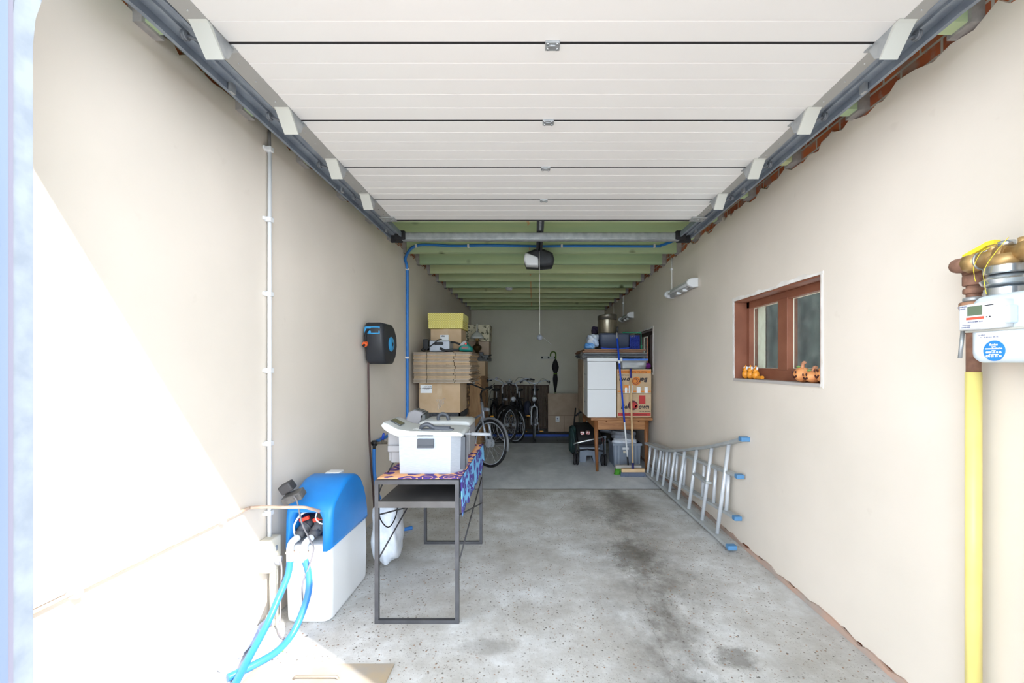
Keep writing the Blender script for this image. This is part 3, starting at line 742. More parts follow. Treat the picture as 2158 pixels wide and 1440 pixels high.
# ------------------------------------------------------------------ water softener
ws = thing('water_softener', 'white water softener with bright blue cover against the left wall', 'water softener', (-1.30, 2.72, 0))
def rrect(x0, x1, y0, y1, r, k=5):
    out = []
    for cx, cy, a0 in ((x1 - r, y0 + r, -PI / 2), (x1 - r, y1 - r, 0), (x0 + r, y1 - r, PI / 2), (x0 + r, y0 + r, PI)):
        for i in range(k + 1):
            a = a0 + PI / 2 * i / k; out.append((cx + r * math.cos(a), cy + r * math.sin(a)))
    return out
t = MB(); secs = [(0.0, 0.02), (0.012, 0.006), (0.03, 0.004), (0.22, 0.0), (0.41, 0.004), (0.425, 0.012)]
V = []; rr = None
for z, ins in secs: V += [(x, y, z) for x, y in rrect(-1.432 + ins, -1.165 - ins, 2.44 + ins, 3.0 - ins, 0.045)]
n = len(V) // len(secs)
F = [tuple(range(n)), tuple((len(secs) - 1) * n + i for i in range(n))] + [(k * n + i, k * n + (i + 1) % n, (k + 1) * n + (i + 1) % n, (k + 1) * n + i) for k in range(len(secs) - 1) for i in range(n)]
t.add(V, F, [False, False] + [True] * (len(F) - 2))
obj('tank', t, white_pl, ws)
CY = [(2.60, 0.415), (2.60, 0.748), (2.66, 0.776), (2.74, 0.785), (2.82, 0.765), (2.88, 0.722), (2.935, 0.645), (2.975, 0.55), (2.995, 0.46), (3.0, 0.41)]
FULL = [(2.445, 0.412), (2.452, 0.60), (2.460, 0.640), (2.476, 0.668), (2.50, 0.688), (2.55, 0.722)] + CY[1:]
cv = MB().rprism(FULL, 'x', -1.435, -1.162, 0.026)
cover = obj('cover', cv, blue_pl, ws)
cut = obj('cutter', MB().rprism([(-1.405, 0.38), (-1.402, 0.60), (-1.38, 0.632), (-1.235, 0.632), (-1.216, 0.60), (-1.210, 0.38)], 'y', 2.40, 2.588, 0.002), blue_pl)
bo_ = cover.modifiers.new('opening', 'BOOLEAN'); bo_.operation = 'DIFFERENCE'; bo_.object = cut; bo_.solver = 'EXACT'
dg_ = bpy.context.evaluated_depsgraph_get(); dg_.update()
me_ = bpy.data.meshes.new_from_object(cover.evaluated_get(dg_))
cover.modifiers.clear(); cover.data = me_; bpy.data.objects.remove(cut)
obj('recess', MB().box(-1.41, -1.21, 2.585, 2.597, 0.42, 0.635).box(-1.407, -1.404, 2.47, 2.59, 0.43, 0.632), M('navy_recess', (30, 40, 84), 0.7), ws)
obj('lid', MB().box(-1.35, -1.26, 2.75, 2.83, 0.768, 0.789, 0.006), white_pl, ws)
obj('deck', MB().box(-1.41, -1.212, 2.442, 2.59, 0.405, 0.45, 0.012), white_pl, ws)
valve = M('grey_valve_body', (84, 86, 92), 0.6, rgb2=(64, 66, 72), scale=30)
for i, x in enumerate((-1.365, -1.285)):
    v = obj('valve', MB().cyl((x, 2.50, 0.50), (x + 0.03, 2.58, 0.56), 0.032).cyl((x - 0.005, 2.475, 0.488), (x + 0.008, 2.51, 0.51), 0.028).ring((x + 0.012, 2.53, 0.525), 0.032, 0.006, (0.35, 0.8, 0.5)), valve, ws)
    h = MB(); k = h.mark(); h.box(-0.03, 0.03, -0.010, 0.010, -0.011, 0.011, 0.004); h.xf(k, Matrix.Translation((x + 0.012, 2.515, 0.575)) @ Matrix.Rotation(-0.35, 4, 'Y'))
    obj('handle', h, red_pl, v)
    obj('elbow', MB().tube([(x, 2.47, 0.485), (x - 0.012, 2.44, 0.475), (x - 0.018, 2.42, 0.45), (x - 0.018, 2.418, 0.37)], 0.019, 12, smooth=4), M('white_elbow_%d' % i, (228, 232, 238), 0.4), ws)
    obj('hose_clamp', MB().ring((x - 0.018, 2.418, 0.42), 0.021, 0.004, (0, 0, 1), 6, 24), copper, ws)
obj('control_head', MB().box(-1.28, -1.225, 2.52, 2.585, 0.50, 0.62, 0.01).cyl((-1.25, 2.50, 0.60), (-1.25, 2.56, 0.60), 0.022), black_pl, ws)
obj('control_knob', MB().box(-1.262, -1.226, 2.49, 2.51, 0.615, 0.625, 0.003), red_pl, ws)
obj('tubing', MB().tube([(-1.385, 2.475, 0.49), (-1.395, 2.48, 0.55), (-1.36, 2.50, 0.61), (-1.30, 2.52, 0.625)], 0.006, 8, smooth=6).tube([(-1.26, 2.49, 0.64), (-1.27, 2.48, 0.59), (-1.235, 2.47, 0.565), (-1.215, 2.48, 0.56)], 0.004, 8, smooth=6), white_pl, ws)
one('water_hose', MB().tube([(-1.383, 2.418, 0.385), (-1.385, 2.40, 0.30), (-1.40, 2.33, 0.20), (-1.405, 2.24, 0.115), (-1.395, 2.08, 0.045), (-1.35, 1.90, 0.025), (-1.30, 1.72, 0.022)], 0.0175, 14, smooth=8), hose_sky, 'blue water hose dropping straight from the left elbow of the softener', 'hose')
one('water_hose', MB().tube([(-1.303, 2.418, 0.385), (-1.275, 2.41, 0.31), (-1.258, 2.38, 0.22), (-1.27, 2.33, 0.12), (-1.285, 2.26, 0.05), (-1.31, 2.17, 0.024), (-1.36, 2.08, 0.022), (-1.43, 1.99, 0.022)], 0.0175, 14, smooth=8), hose_sky, 'blue water hose curving in an arc from the right elbow of the softener', 'hose')
pa = thing('power_adapter', 'dark grey plug-in power adapter hanging at the front corner of the blue cover', 'power adapter', (-1.38, 2.43, 0.68))
g2 = M('dusty_grey_plastic', (84, 84, 86), 0.7, rgb2=(110, 108, 106), scale=25)
k_ = MB(); k = k_.mark(); k_.box(-0.055, 0.055, -0.035, 0.035, -0.022, 0.022, 0.006); k_.xf(k, Matrix.Translation((-1.365, 2.425, 0.735)) @ Matrix.Rotation(-0.38, 4, 'Y') @ Matrix.Rotation(0.3, 4, 'X'))
obj('adapter_body', k_, g2, pa)
k_ = MB(); k = k_.mark(); k_.box(-0.036, 0.036, -0.03, 0.03, -0.026, 0.026, 0.008); k_.xf(k, Matrix.Translation((-1.405, 2.43, 0.785)) @ Matrix.Rotation(-0.5, 4, 'Y') @ Matrix.Rotation(0.2, 4, 'X'))
obj('plug', k_, M('dark_plug', (66, 66, 70), 0.6), pa)
obj('cable', MB().tube([(-1.345, 2.39, 0.745), (-1.315, 2.37, 0.72), (-1.295, 2.38, 0.60), (-1.262, 2.40, 0.50), (-1.24, 2.40, 0.45), (-1.262, 2.40, 0.36), (-1.30, 2.395, 0.25), (-1.30, 2.39, 0.12), (-1.325, 2.35, 0.03), (-1.31, 2.28, 0.006), (-1.30, 2.24, 0.006)], 0.0045, 8, smooth=6), M('grey_cable', (128, 126, 132), 0.6), pa)
one('power_cable', MB().tube([(-1.44, 2.42, 0.375), (-1.42, 2.40, 0.33), (-1.425, 2.40, 0.2), (-1.42, 2.385, 0.06), (-1.415, 2.36, 0.008), (-1.37, 2.31, 0.006), (-1.34, 2.30, 0.006)], 0.0045, 8, smooth=6), M('dim_cable', (136, 132, 136), 0.6), 'thin grey cable dropping from the socket of the cream outlet box to the floor', 'cable')
one('wrapped_pipe', MB().cyl((-1.495, 2.40, 0.035), (-1.50, 2.05, 0.03), 0.026).ring((-1.497, 2.3, 0.033), 0.0265, 0.003, (0, 1, 0), 6, 24).ring((-1.499, 2.15, 0.031), 0.0265, 0.003, (0, 1, 0), 6, 24), M('pale_blue_insulation', (176, 190, 226), 0.7), 'pale blue insulated pipe lying on the floor along the foot of the left wall', 'pipe')
ac = thing('access_cover', 'square metal access cover set in the floor at the front left', 'access cover', (-1.03, 1.8, 0))
obj('plate', MB().box(-1.36, -0.69, 1.48, 2.11, -0.01, 0.006, 0.002), M('worn_galvanised_plate', (172, 168, 164), 0.6, 0.2, (190, 172, 146), 7), ac)
obj('handle', MB().tube([(-1.13, 2.005, 0.006), (-1.12, 2.005, 0.018), (-0.93, 2.005, 0.018), (-0.92, 2.005, 0.006)], 0.006, 8), M('worn_bar', (150, 140, 130), 0.6, 0.3), ac)
leaf = MB(); k = leaf.mark(); leaf.prism([(-0.035, 0), (-0.015, 0.009), (0.02, 0.008), (0.04, 0), (0.02, -0.006), (-0.015, -0.008)], 'z', 0.001, 0.003); leaf.xf(k, Matrix.Translation((-1.33, 2.19, 0)) @ Matrix.Rotation(0.5, 4, 'Z'))
one('leaf', leaf, M('green_leaf', (120, 180, 40), 0.5), 'small green leaf lying on the sunlit floor between the two blue hoses', 'leaf')
bg_ = thing('salt_bag', 'crumpled white plastic sack leaning behind the blue and white softener', 'bag', (-1.06, 3.15, 0))
obj('sack', MB().bag(-1.19, -0.965, 2.99, 3.32, 0, 0.54, 3, 0.10), bag_white, bg_)

# ------------------------------------------------------------------ hose reel, tap and supply hoses
hr = thing('hose_reel', 'black wall-mounted hose reel with blue hub on the left wall', 'hose reel', (-1.42, 3.98, 1.49))
oc = [(3.79, 1.86), (3.76, 1.80), (3.80, 1.52), (3.84, 1.49), (4.06, 1.49), (4.13, 1.55), (4.17, 1.66), (4.16, 1.75), (4.10, 1.83), (4.03, 1.862)]
obj('housing', MB().rprism(oc, 'x', -1.505, -1.335, 0.028), dark_pl, hr)
obj('bracket', MB().box(-1.53, -1.49, 3.9, 4.06, 1.56, 1.80, 0.006), black_pl, hr)
obj('hub_cap', MB().lathe([(0.0, 0.012), (0.02, 0.012), (0.022, 0.02), (0.055, 0.016), (0.068, 0.006), (0.07, -0.01)], (-1.337, 3.98, 1.675), (1, 0, 0)), M('turquoise_plastic', (56, 148, 200), 0.45), hr)
obj('hub_bolt', MB().cyl((-1.33, 3.98, 1.675), (-1.318, 3.98, 1.675), 0.018), black_pl, hr)
wf = MB()
for a in ((-1.497, -1.362, 1.812, 1.822), (-1.497, -1.362, 1.756, 1.766), (-1.497, -1.485, 1.756, 1.822), (-1.374, -1.362, 1.756, 1.822)): wf.box(a[0], a[1], 3.762, 3.785, a[2], a[3], 0.003)
wf.box(-1.487, -1.44, 3.762, 3.785, 1.765, 1.815, 0.004)
obj('outlet_frame', wf, M('cyan_plastic', (60, 160, 216), 0.45), hr)
obj('outlet_opening', MB().box(-1.44, -1.372, 3.768, 3.785, 1.765, 1.815), rubber, hr)
obj('hose_end', MB().tube([(-1.465, 3.76, 1.79), (-1.47, 3.735, 1.77), (-1.478, 3.73, 1.71), (-1.48, 3.735, 1.68)], 0.011, 10, smooth=5), rubber, hr)
obj('hose_connector', MB().lathe([(0.008, -0.02), (0.022, -0.016), (0.024, 0.0), (0.022, 0.016), (0.009, 0.02)], (-1.48, 3.735, 1.665), (0, 1, 0.5)).mat(0), orange_pl, hr)
obj('connector_bore', MB().cyl((-1.48, 3.70, 1.648), (-1.48, 3.74, 1.668), 0.010), rubber, hr)
one('garden_hose', MB().tube([(-1.485, 3.83, 1.50), (-1.488, 3.83, 1.42), (-1.485, 3.85, 0.8), (-1.49, 3.95, 0.3), (-1.47, 3.95, 0.05), (-1.40, 3.85, 0.012), (-1.30, 3.7, 0.012)], 0.009, 10, smooth=6), M('dark_brown_hose', (82, 62, 60), 0.6), 'thin dark brown hose running from under the black reel down to the floor', 'hose')
bh = thing('blue_pipe', 'bright blue flexible pipe across the joists and down the left wall', 'pipe', (-1.5, 5.0, 0.75))
JY = 4.985
obj('pipe', MB().tube([(1.66, JY, 2.95), (1.58, JY, 2.915), (1.48, JY, 2.88), (1.38, JY, 2.868), (0.5, JY, 2.872), (0.1, JY, 2.868), (-0.15, JY, 2.872), (-0.6, JY, 2.880), (-0.9, JY, 2.872), (-1.2, JY, 2.885), (-1.36, JY, 2.88), (-1.45, JY, 2.83), (-1.505, JY + 0.0, 2.72), (-1.51, 5.08, 2.6), (-1.51, 5.08, 2.0), (-1.51, 5.08, 0.9), (-1.51, 5.03, 0.80), (-1.51, 4.9, 0.755), (-1.51, 4.4, 0.75), (-1.51, 4.06, 0.75)], 0.0155, 12, smooth=5), hose_blue, bh)
for x in (1.40, 0.32, -0.77, -1.38): obj('clip', MB().box(x - 0.012, x + 0.012, JY - 0.018, 5.0, 2.852, 2.895, 0.004), white_pl, bh)
for z in (2.62, 1.57): obj('clip', MB().box(-1.53, -1.488, 5.06, 5.10, z - 0.012, z + 0.012, 0.004), white_pl, bh)
tp = thing('tap', 'small wall tap with blue lever behind the front fryer', 'tap', (-1.46, 4.0, 0.74))
obj('body', MB().cyl((-1.53, 4.0, 0.75), (-1.38, 4.0, 0.752), 0.012).cyl((-1.42, 4.0, 0.745), (-1.42, 4.0, 0.785), 0.013), M('dull_brass', (120, 112, 100), 0.5, 0.6), tp)
obj('coupling', MB().cyl((-1.515, 4.0, 0.75), (-1.475, 4.0, 0.75), 0.026).cyl((-1.495, 3.99, 0.74), (-1.495, 3.985, 0.69), 0.014), black_pl, tp)
obj('lever', MB().tube([(-1.42, 4.0, 0.785), (-1.415, 3.99, 0.80), (-1.40, 3.97, 0.845)], [0.014, 0.014, 0.010], 10), M('blue_lever', (40, 84, 204), 0.45), tp)
one('supply_hose', MB().tube([(-1.495, 3.985, 0.70), (-1.495, 3.98, 0.6), (-1.48, 3.96, 0.45), (-1.42, 3.9, 0.28), (-1.33, 3.85, 0.16), (-1.28, 3.8, 0.06), (-1.2, 3.8, 0.016), (-1.1, 3.85, 0.016)], 0.0155, 12, smooth=6), hose_blue, 'blue hose hanging from the tap behind the steel console table', 'hose')

# ------------------------------------------------------------------ console table
ct = thing('console_table', 'narrow dark grey steel console table carrying the deep fryers', 'table', (-0.67, 3.0, 0))
w = 0.022
TX0, TX1, TY0, TY1, TZ = -0.913, -0.431, 2.44, 3.55, 0.82
for x in (TX0, TX1 - w):
    for y in (TY0, TY1 - w): obj('leg', MB().box(x, x + w, y, y + w, 0, TZ), darksteel, ct)
for y in (TY0, TY1 - w):
    obj('foot_bar', MB().box(TX0 + w, TX1 - w, y, y + w, 0, w), darksteel, ct)
    obj('top_bar', MB().box(TX0 + w, TX1 - w, y, y + w, TZ - w, TZ), darksteel, ct)
for x in (TX0, TX1 - w): obj('side_bar', MB().box(x, x + w, TY0 + w, TY1 - w, TZ - w, TZ), darksteel, ct)
obj('tabletop', MB().box(TX0 + 0.002, TX1 - 0.002, TY0 + 0.002, TY1 - 0.002, TZ - 0.004, TZ + 0.002), darksteel, ct)
obj('shelf', MB().box(TX0 + w, TX1 - w, TY0 + 0.001, TY1 - w, 0.672, 0.698).box(TX0 + w, TX1 - w, TY0, TY0 + w, 0.665, 0.70), M('dark_shelf_sheet', (98, 96, 96), 0.5, 0.3, (84, 82, 82), 6), ct)
for x in (TX0 + 0.004, TX1 - 0.004):
    obj('brace_rod', MB().cyl((x, TY0, 0.34), (x, TY1, 0.555), 0.005, n=8), darksteel, ct)
    obj('brace_rod', MB().cyl((x, TY0, 0.62), (x, TY1, 0.336), 0.005, n=8), darksteel, ct)

cl = MB().mat(0)
NX, NY = 12, 24
cl.add([(TX0 + 0.005 + (TX1 + 0.004 - TX0 - 0.005) * i / NX, TY0 + 0.02 + (TY1 - TY0 - 0.02) * j / NY, TZ + 0.003 + 0.0025 * abs(math.sin(j * 1.3 + i * 0.9))) for j in range(NY + 1) for i in range(NX + 1)],
       [(j * (NX + 1) + i, j * (NX + 1) + i + 1, (j + 1) * (NX + 1) + i + 1, (j + 1) * (NX + 1) + i) for j in range(NY) for i in range(NX)], True)
cl.mat(1)
NS = 48
def drop(j):
    q = j / NS
    return 0.185 + 0.03 * (0.5 - q) + 0.022 * abs(((q * 9) % 1) * 2 - 1) - (0.05 if q > 0.93 else 0)
V = []
for j in range(NS + 1):
    y = TY0 + 0.02 + (TY1 - TY0 - 0.02) * j / NS
    for i in range(7):
        q = i / 6
        V.append((TX1 + 0.006 + 0.012 * q * (0.6 + 0.4 * math.sin(j * 0.7)), y, TZ + 0.004 - drop(j) * q))
cl.add(V, [(j * 7 + i, j * 7 + i + 1, (j + 1) * 7 + i + 1, (j + 1) * 7 + i) for j in range(NS) for i in range(6)], True)
clo = one('tablecloth', cl, [CLOTH_TOP, CLOTH_SIDE], 'orange and blue printed cloth with purple motifs hanging over the console table', 'cloth')
sm_ = clo.modifiers.new('thickness', 'SOLIDIFY'); sm_.thickness = 0.002; sm_.offset = 1

# ------------------------------------------------------------------ deep fryers
lid_white = M('fryer_lid_plastic', (196, 200, 200), 0.4)
grey_trim = M('fryer_grey_trim', (142, 142, 146), 0.5)
dark_trim = M('fryer_dark_handle', (74, 78, 86), 0.4)
Z0 = 0.828
f1 = thing('deep_fryer', 'large silver deep fryer with white lid at the front of the console table', 'deep fryer', (-0.62, 2.70, Z0), 'deep fryers on the console table')
plan = [(-0.812, 2.56), (-0.50, 2.56), (-0.435, 2.64), (-0.435, 2.84), (-0.812, 2.84)]
b = MB(); cx, cy = -0.64, 2.70; V = []
for z, k in ((Z0, 0.97), (Z0 + 0.01, 0.975), (1.054, 1.0)): V += [(cx + (x - cx) * k, cy + (y - cy) * k, z) for x, y in plan]
F = [(0, 1, 2, 3, 4), (10, 11, 12, 13, 14)] + [(k * 5 + i, k * 5 + (i + 1) % 5, k * 5 + 5 + (i + 1) % 5, k * 5 + 5 + i) for k in range(2) for i in range(5)]
b.add(V, F, False); obj('body', b, steel_box, f1)
obj('corner_trim', MB().add([(-0.503, 2.556, Z0), (-0.497, 2.553, 1.05), (-0.43, 2.64, 1.05), (-0.448, 2.64, Z0), (-0.45, 2.70, Z0), (-0.434, 2.70, 1.05)][2:] + [(-0.43, 2.60, 1.0), (-0.438, 2.62, 1.0)], [(0, 1, 2, 3)], False).box(-0.458, -0.424, 2.622, 2.668, Z0 + 0.01, 1.04, 0.004), dark_trim, f1)
lp = [(-0.43, 1.052), (-0.425, 1.066), (-0.45, 1.077), (-0.62, 1.082), (-0.74, 1.085), (-0.82, 1.098), (-0.88, 1.130), (-0.905, 1.138), (-0.918, 1.12), (-0.90, 1.095), (-0.86, 1.066), (-0.82, 1.050)]
obj('lid', MB().rprism(lp, 'y', 2.552, 2.846, 0.010), lid_white, f1)
lw = MB(); k = lw.mark(); lw.box(-0.035, 0.035, -0.045, 0.045, -0.004, 0.004, 0.003); lw.xf(k, Matrix.Translation((-0.858, 2.68, 1.124)) @ Matrix.Rotation(0.46, 4, 'Y'))
obj('lid_window', lw, M('smoked_window', (70, 74, 74), 0.15), f1)
vs = MB()
for q in range(4):
    k = vs.mark(); vs.box(-0.005, 0.005, -0.05, 0.05, 0, 0.003, 0.001); vs.xf(k, Matrix.Translation((-0.76 + 0.024 * q, 2.66, 1.083)) @ Matrix.Rotation(-0.3, 4, 'Z'))
obj('vents', vs, M('vent_white', (246, 248, 248), 0.5), f1)
obj('lid_handle', MB().tube([(-0.70, 2.64, 1.078), (-0.69, 2.62, 1.105), (-0.655, 2.62, 1.116), (-0.62, 2.63, 1.095), (-0.59, 2.64, 1.09), (-0.52, 2.64, 1.088)], [0.012, 0.016], 10, smooth=4).box(-0.70, -0.50, 2.62, 2.66, 1.076, 1.09, 0.004), dark_trim, f1)
obj('handle_recess', MB().box(-0.70, -0.60, 2.548, 2.568, 0.995, 1.04, 0.004).box(-0.70, -0.60, 2.542, 2.556, 0.985, 0.999, 0.003), dark_trim, f1)
obj('front_slot', MB().box(-0.70, -0.605, 2.546, 2.556, 1.056, 1.062, 0.001), dark_trim, f1)
obj('control_unit', MB().box(-0.90, -0.80, 2.62, 2.80, 0.985, 1.09, 0.008).box(-0.895, -0.805, 2.60, 2.76, 0.95, 0.99, 0.006).box(-0.88, -0.81, 2.62, 2.72, 0.88, 0.955, 0.006).box(-0.895, -0.88, 2.63, 2.70, 0.89, 0.945, 0.003), grey_trim, f1)
obj('basket_handle', MB().cyl((-0.44, 2.61, 1.061), (-0.375, 2.61, 1.060), 0.005).cyl((-0.385, 2.61, 1.060), (-0.265, 2.61, 1.056), 0.0105), M('handle_grey', (150, 154, 160), 0.45), f1)
obj('cord', MB().tube([(-0.865, 2.63, 0.885), (-0.90, 2.58, 0.80), (-0.935, 2.56, 0.70), (-0.95, 2.6, 0.62), (-0.97, 2.7, 0.5), (-0.95, 2.8, 0.42), (-0.93, 2.9, 0.5), (-0.94, 2.95, 0.75)], 0.004, 8, smooth=6), rubber, f1)

f2 = thing('deep_fryer', 'second silver deep fryer with tilted control head standing behind the front one', 'deep fryer', (-0.62, 3.2, Z0), 'deep fryers on the console table')
b = MB().box(-0.82, -0.47, 3.06, 3.34, Z0, 1.052, 0.02); obj('body', b, steel_box, f2)
obj('lid', MB().rprism([(-0.828, 1.045), (-0.826, 1.066), (-0.80, 1.080), (-0.49, 1.080), (-0.463, 1.066), (-0.46, 1.045)], 'y', 3.05, 3.35, 0.014), lid_white, f2)
obj('lid_band', MB().box(-0.825, -0.465, 3.052, 3.06, 1.030, 1.044, 0.002), grey_trim, f2)
obj('lid_handle', MB().tube([(-0.70, 3.12, 1.08), (-0.70, 3.12, 1.105), (-0.675, 3.12, 1.125), (-0.64, 3.12, 1.115), (-0.625, 3.12, 1.08)], 0.013, 10, smooth=4), dark_trim, f2)
obj('corner_trim', MB().box(-0.478, -0.462, 3.07, 3.33, Z0 + 0.01, 1.04, 0.006), grey_trim, f2)
ch = MB(); k = ch.mark(); ch.rprism([(-0.06, -0.05), (-0.06, 0.02), (-0.03, 0.05), (0.03, 0.055), (0.06, 0.03), (0.045, -0.05)], 'y', -0.07, 0.07, 0.012); ch.xf(k, Matrix.Translation((-0.875, 3.2, 1.095)) @ Matrix.Rotation(0.35, 4, 'Y')); ch.box(-0.90, -0.82, 3.14, 3.26, 0.88, 1.06, 0.01)
obj('control_head', ch, grey_trim, f2)
gr = MB()
for q in range(5):
    k = gr.mark(); gr.box(-0.003, 0.003, -0.06, 0.06, -0.004, 0.004); gr.xf(k, Matrix.Translation((-0.875 + 0.016 * q, 3.2, 1.150 - 0.006 * q)) @ Matrix.Rotation(0.35, 4, 'Y'))
gr.box(-0.84, -0.80, 3.13, 3.27, 1.0, 1.12, 0.008)
obj('control_grille', gr, M('control_dark', (88, 92, 92), 0.4), f2)

# ------------------------------------------------------------------ stacks on the left
def carton(name, lab, x0, x1, y0, y1, z0, z1, mat=None, tape=True, cat='box', group=None):
    t = thing(name, lab, cat, ((x0 + x1) / 2, (y0 + y1) / 2, z0), group)
    obj('carton', MB().box(x0, x1, y0, y1, z0, z1, 0.004, 1), mat or card, t)
    if tape:
        xm = (x0 + x1) / 2
        obj('tape', MB().box(xm - 0.03, xm + 0.03, y0 - 0.001, y1, z0 + 0.002, z1 + 0.001), M(name + '_tape', (214, 190, 158), 0.25, rgb2=(200, 172, 138), scale=9), t)
    return t
sb = thing('storage_box', 'grey plastic storage tower under the big carton with white shipping label', 'storage box', (-1.2, 5.55, 0))
obj('body', MB().box(-1.43, -0.94, 5.34, 5.85, 0, 0.80, 0.012), grey_pl, sb)
rb = MB()
for x in (-1.40, -1.26, -1.12, -0.98): rb.box(x - 0.012, x + 0.012, 5.325, 5.345, 0.02, 0.79, 0.004)
rb.box(-1.43, -0.94, 5.325, 5.345, 0.74, 0.80, 0.004)
obj('ribs', rb, dark_pl, sb)
one('tray', MB().box(-1.45, -0.92, 5.30, 5.9, 0.802, 0.83, 0.01).box(-1.45, -1.43, 5.3, 5.9, 0.82, 0.885).box(-0.94, -0.92, 5.3, 5.9, 0.82, 0.885).box(-1.45, -0.92, 5.30, 5.32, 0.82, 0.885).box(-1.45, -0.92, 5.88, 5.9, 0.82, 0.885).box(-1.40, -1.0, 5.4, 5.8, 0.82, 0.888), M('black_mesh', (44, 46, 50), 0.7, rgb2=(70, 72, 78), scale=60), 'shallow black mesh tray under the big carton with white label', 'tray')
bb = carton('cardboard_box', 'large cardboard box with white shipping label below the flattened cartons', -1.431, -0.919, 5.30, 5.80, 0.89, 1.258)
lb = MB().mat(0).box(-1.412, -1.268, 5.2965, 5.2995, 1.135, 1.235)
lb.mat(1); text(lb, 'OF TORE', 0.022, face_cam(-1.315, 5.2955, 1.215)); text(lb, '1-WINNER 02', 0.018, face_cam(-1.325, 5.2955, 1.194), bold=0.0006); text(lb, 'BZ 960 C', 0.018, face_cam(-1.385, 5.2955, 1.192)); text(lb, 'Ref. 0042 - PE', 0.010, face_cam(-1.33, 5.2955, 1.175))
obj('shipping_label', lb, [ink_white, ink], bb)
wr_ = MB()
for q in range(5): wr_.tube([(-1.20 + 0.02 * q, 5.296, 0.92 + 0.02 * q), (-1.19 + 0.015 * q, 5.292, 1.0 + 0.015 * q), (-1.22 + 0.03 * q, 5.296, 1.06)], 0.003, 6, smooth=3)
obj('loose_tape', wr_, CLEAR, bb)

# stack of flattened cartons, each its own sheet
CE = [M('cardboard_edge_%s' % n_, c_, 0.9, rgb2=tuple(int(v * 0.86) for v in c_), scale=30, spec=0.1, stretch=(0.4, 0.4, 3)) for n_, c_ in (('tan', (208, 184, 154)), ('grey', (196, 182, 166)), ('warm', (214, 186, 150)), ('dull', (186, 168, 146)))]
N_FLAT = 22
fz0, fz1 = 1.262, 1.642
fh = (fz1 - fz0) / N_FLAT
for i in range(N_FLAT):
    r = random.Random(100 + i)
    dx, dy = r.uniform(-0.004, 0.004), r.uniform(-0.006, 0.006)
    z = fz0 + i * fh
    b = MB(); th = fh * 0.42
    x0, x1, y0, y1 = -1.475 + dx, -0.79 + dx + r.uniform(-0.012, 0.012), 5.2 + dy, 5.95
    b.box(x0, x0 + 0.16, y0 + 0.006, y1, z, z + th).box(x0 + 0.168, x1 - 0.191, y0, y1, z, z + th).box(x1 - 0.183, x1, y0 + 0.008, y1, z, z + th)
    b.box(x0 + 0.003, x0 + 0.16, y0 + 0.016, y1, z + th, z + 2 * th + 0.0005).box(x0 + 0.168, x1 - 0.191, y0 + 0.004, y1, z + th, z + 2 * th + 0.0005).box(x1 - 0.185, x1 + r.uniform(0.0, 0.03), y0 + 0.018, y1, z + th, z + 2 * th + 0.0005)
    for q in range(7): b.tube([(x0 + 0.02 * q, y0 + 0.01, z + th), (x0 + 0.02 * q + 0.01, y0 + 0.002, z + th * r.uniform(0.3, 1.7))], 0.002, 5)
    one('flattened_carton', b, CE[r.randrange(4)], 'flattened brown cardboard carton in the tall pile on the labelled box', 'cardboard', 'pile of flattened cartons')

bx2 = carton('cardboard_box', 'cardboard box with small white label under the yellow patterned box', -1.35, -0.95, 5.56, 5.93, 1.645, 1.952)
l2 = MB().mat(0).box(-1.225, -1.115, 5.556, 5.5595, 1.80, 1.875); l2.mat(1); text(l2, 'USA', 0.028, face_cam(-1.19, 5.555, 1.858), bold=0.0012)
obj('shipping_label', l2, [ink_white, ink], bx2)
yb = thing('gift_box', 'yellow patterned storage box on top of the left-hand stack', 'box', (-1.14, 5.72, 1.955))
obj('box', MB().box(-1.37, -0.925, 5.52, 5.95, 1.955, 2.09, 0.003, 1), DOTS, yb)
obj('lid', MB().box(-1.376, -0.919, 5.514, 5.956, 2.06, 2.155, 0.003, 1), DOTS, yb)

fr_ = thing('small_fryer', 'small silver fryer with black cable on the pile of flattened cartons', 'fryer', (-1.16, 5.38, 1.645))
obj('body', MB().box(-1.295, -1.045, 5.26, 5.52, 1.646, 1.785, 0.015), steel_box, fr_)
obj('handle_opening', MB().rprism(rrect(-1.235, -1.12, 1.728, 1.765, 0.017), 'y', 5.25, 5.27, 0.004), black_pl, fr_)
obj('side_panel', MB().box(-1.385, -1.315, 5.3, 5.48, 1.67, 1.805, 0.01), black_pl, fr_)
obj('cable', MB().tube([(-1.30, 5.25, 1.70), (-1.24, 5.24, 1.74), (-1.18, 5.24, 1.79), (-1.15, 5.3, 1.80)], 0.007, 8, smooth=5).tube([(-1.37, 5.29, 1.70), (-1.39, 5.27, 1.665), (-1.34, 5.25, 1.655), (-1.30, 5.25, 1.70)], 0.006, 8, smooth=5), black_pl, fr_)
tl = thing('hedge_trimmer', 'teal and grey garden power tool with black handle on the flattened cartons', 'power tool', (-0.9, 5.42, 1.645))
teal = M('teal_plastic', (14, 122, 112), 0.45)
obj('housing', MB().rprism([(-0.955, 1.66), (-0.93, 1.71), (-0.88, 1.765), (-0.85, 1.775), (-0.80, 1.72), (-0.77, 1.69), (-0.775, 1.65), (-0.86, 1.648)], 'y', 5.28, 5.42, 0.03), teal, tl)
obj('shroud', MB().rprism([(-0.93, 1.715), (-0.90, 1.762), (-0.855, 1.785), (-0.835, 1.765), (-0.88, 1.725)], 'y', 5.272, 5.40, 0.01), M('tool_grey', (160, 164, 166), 0.5), tl)
obj('handle', MB().tube([(-0.93, 5.30, 1.67), (-1.03, 5.27, 1.668), (-1.10, 5.26, 1.663), (-1.16, 5.25, 1.690)], 0.016, 10, smooth=5), black_pl, tl)
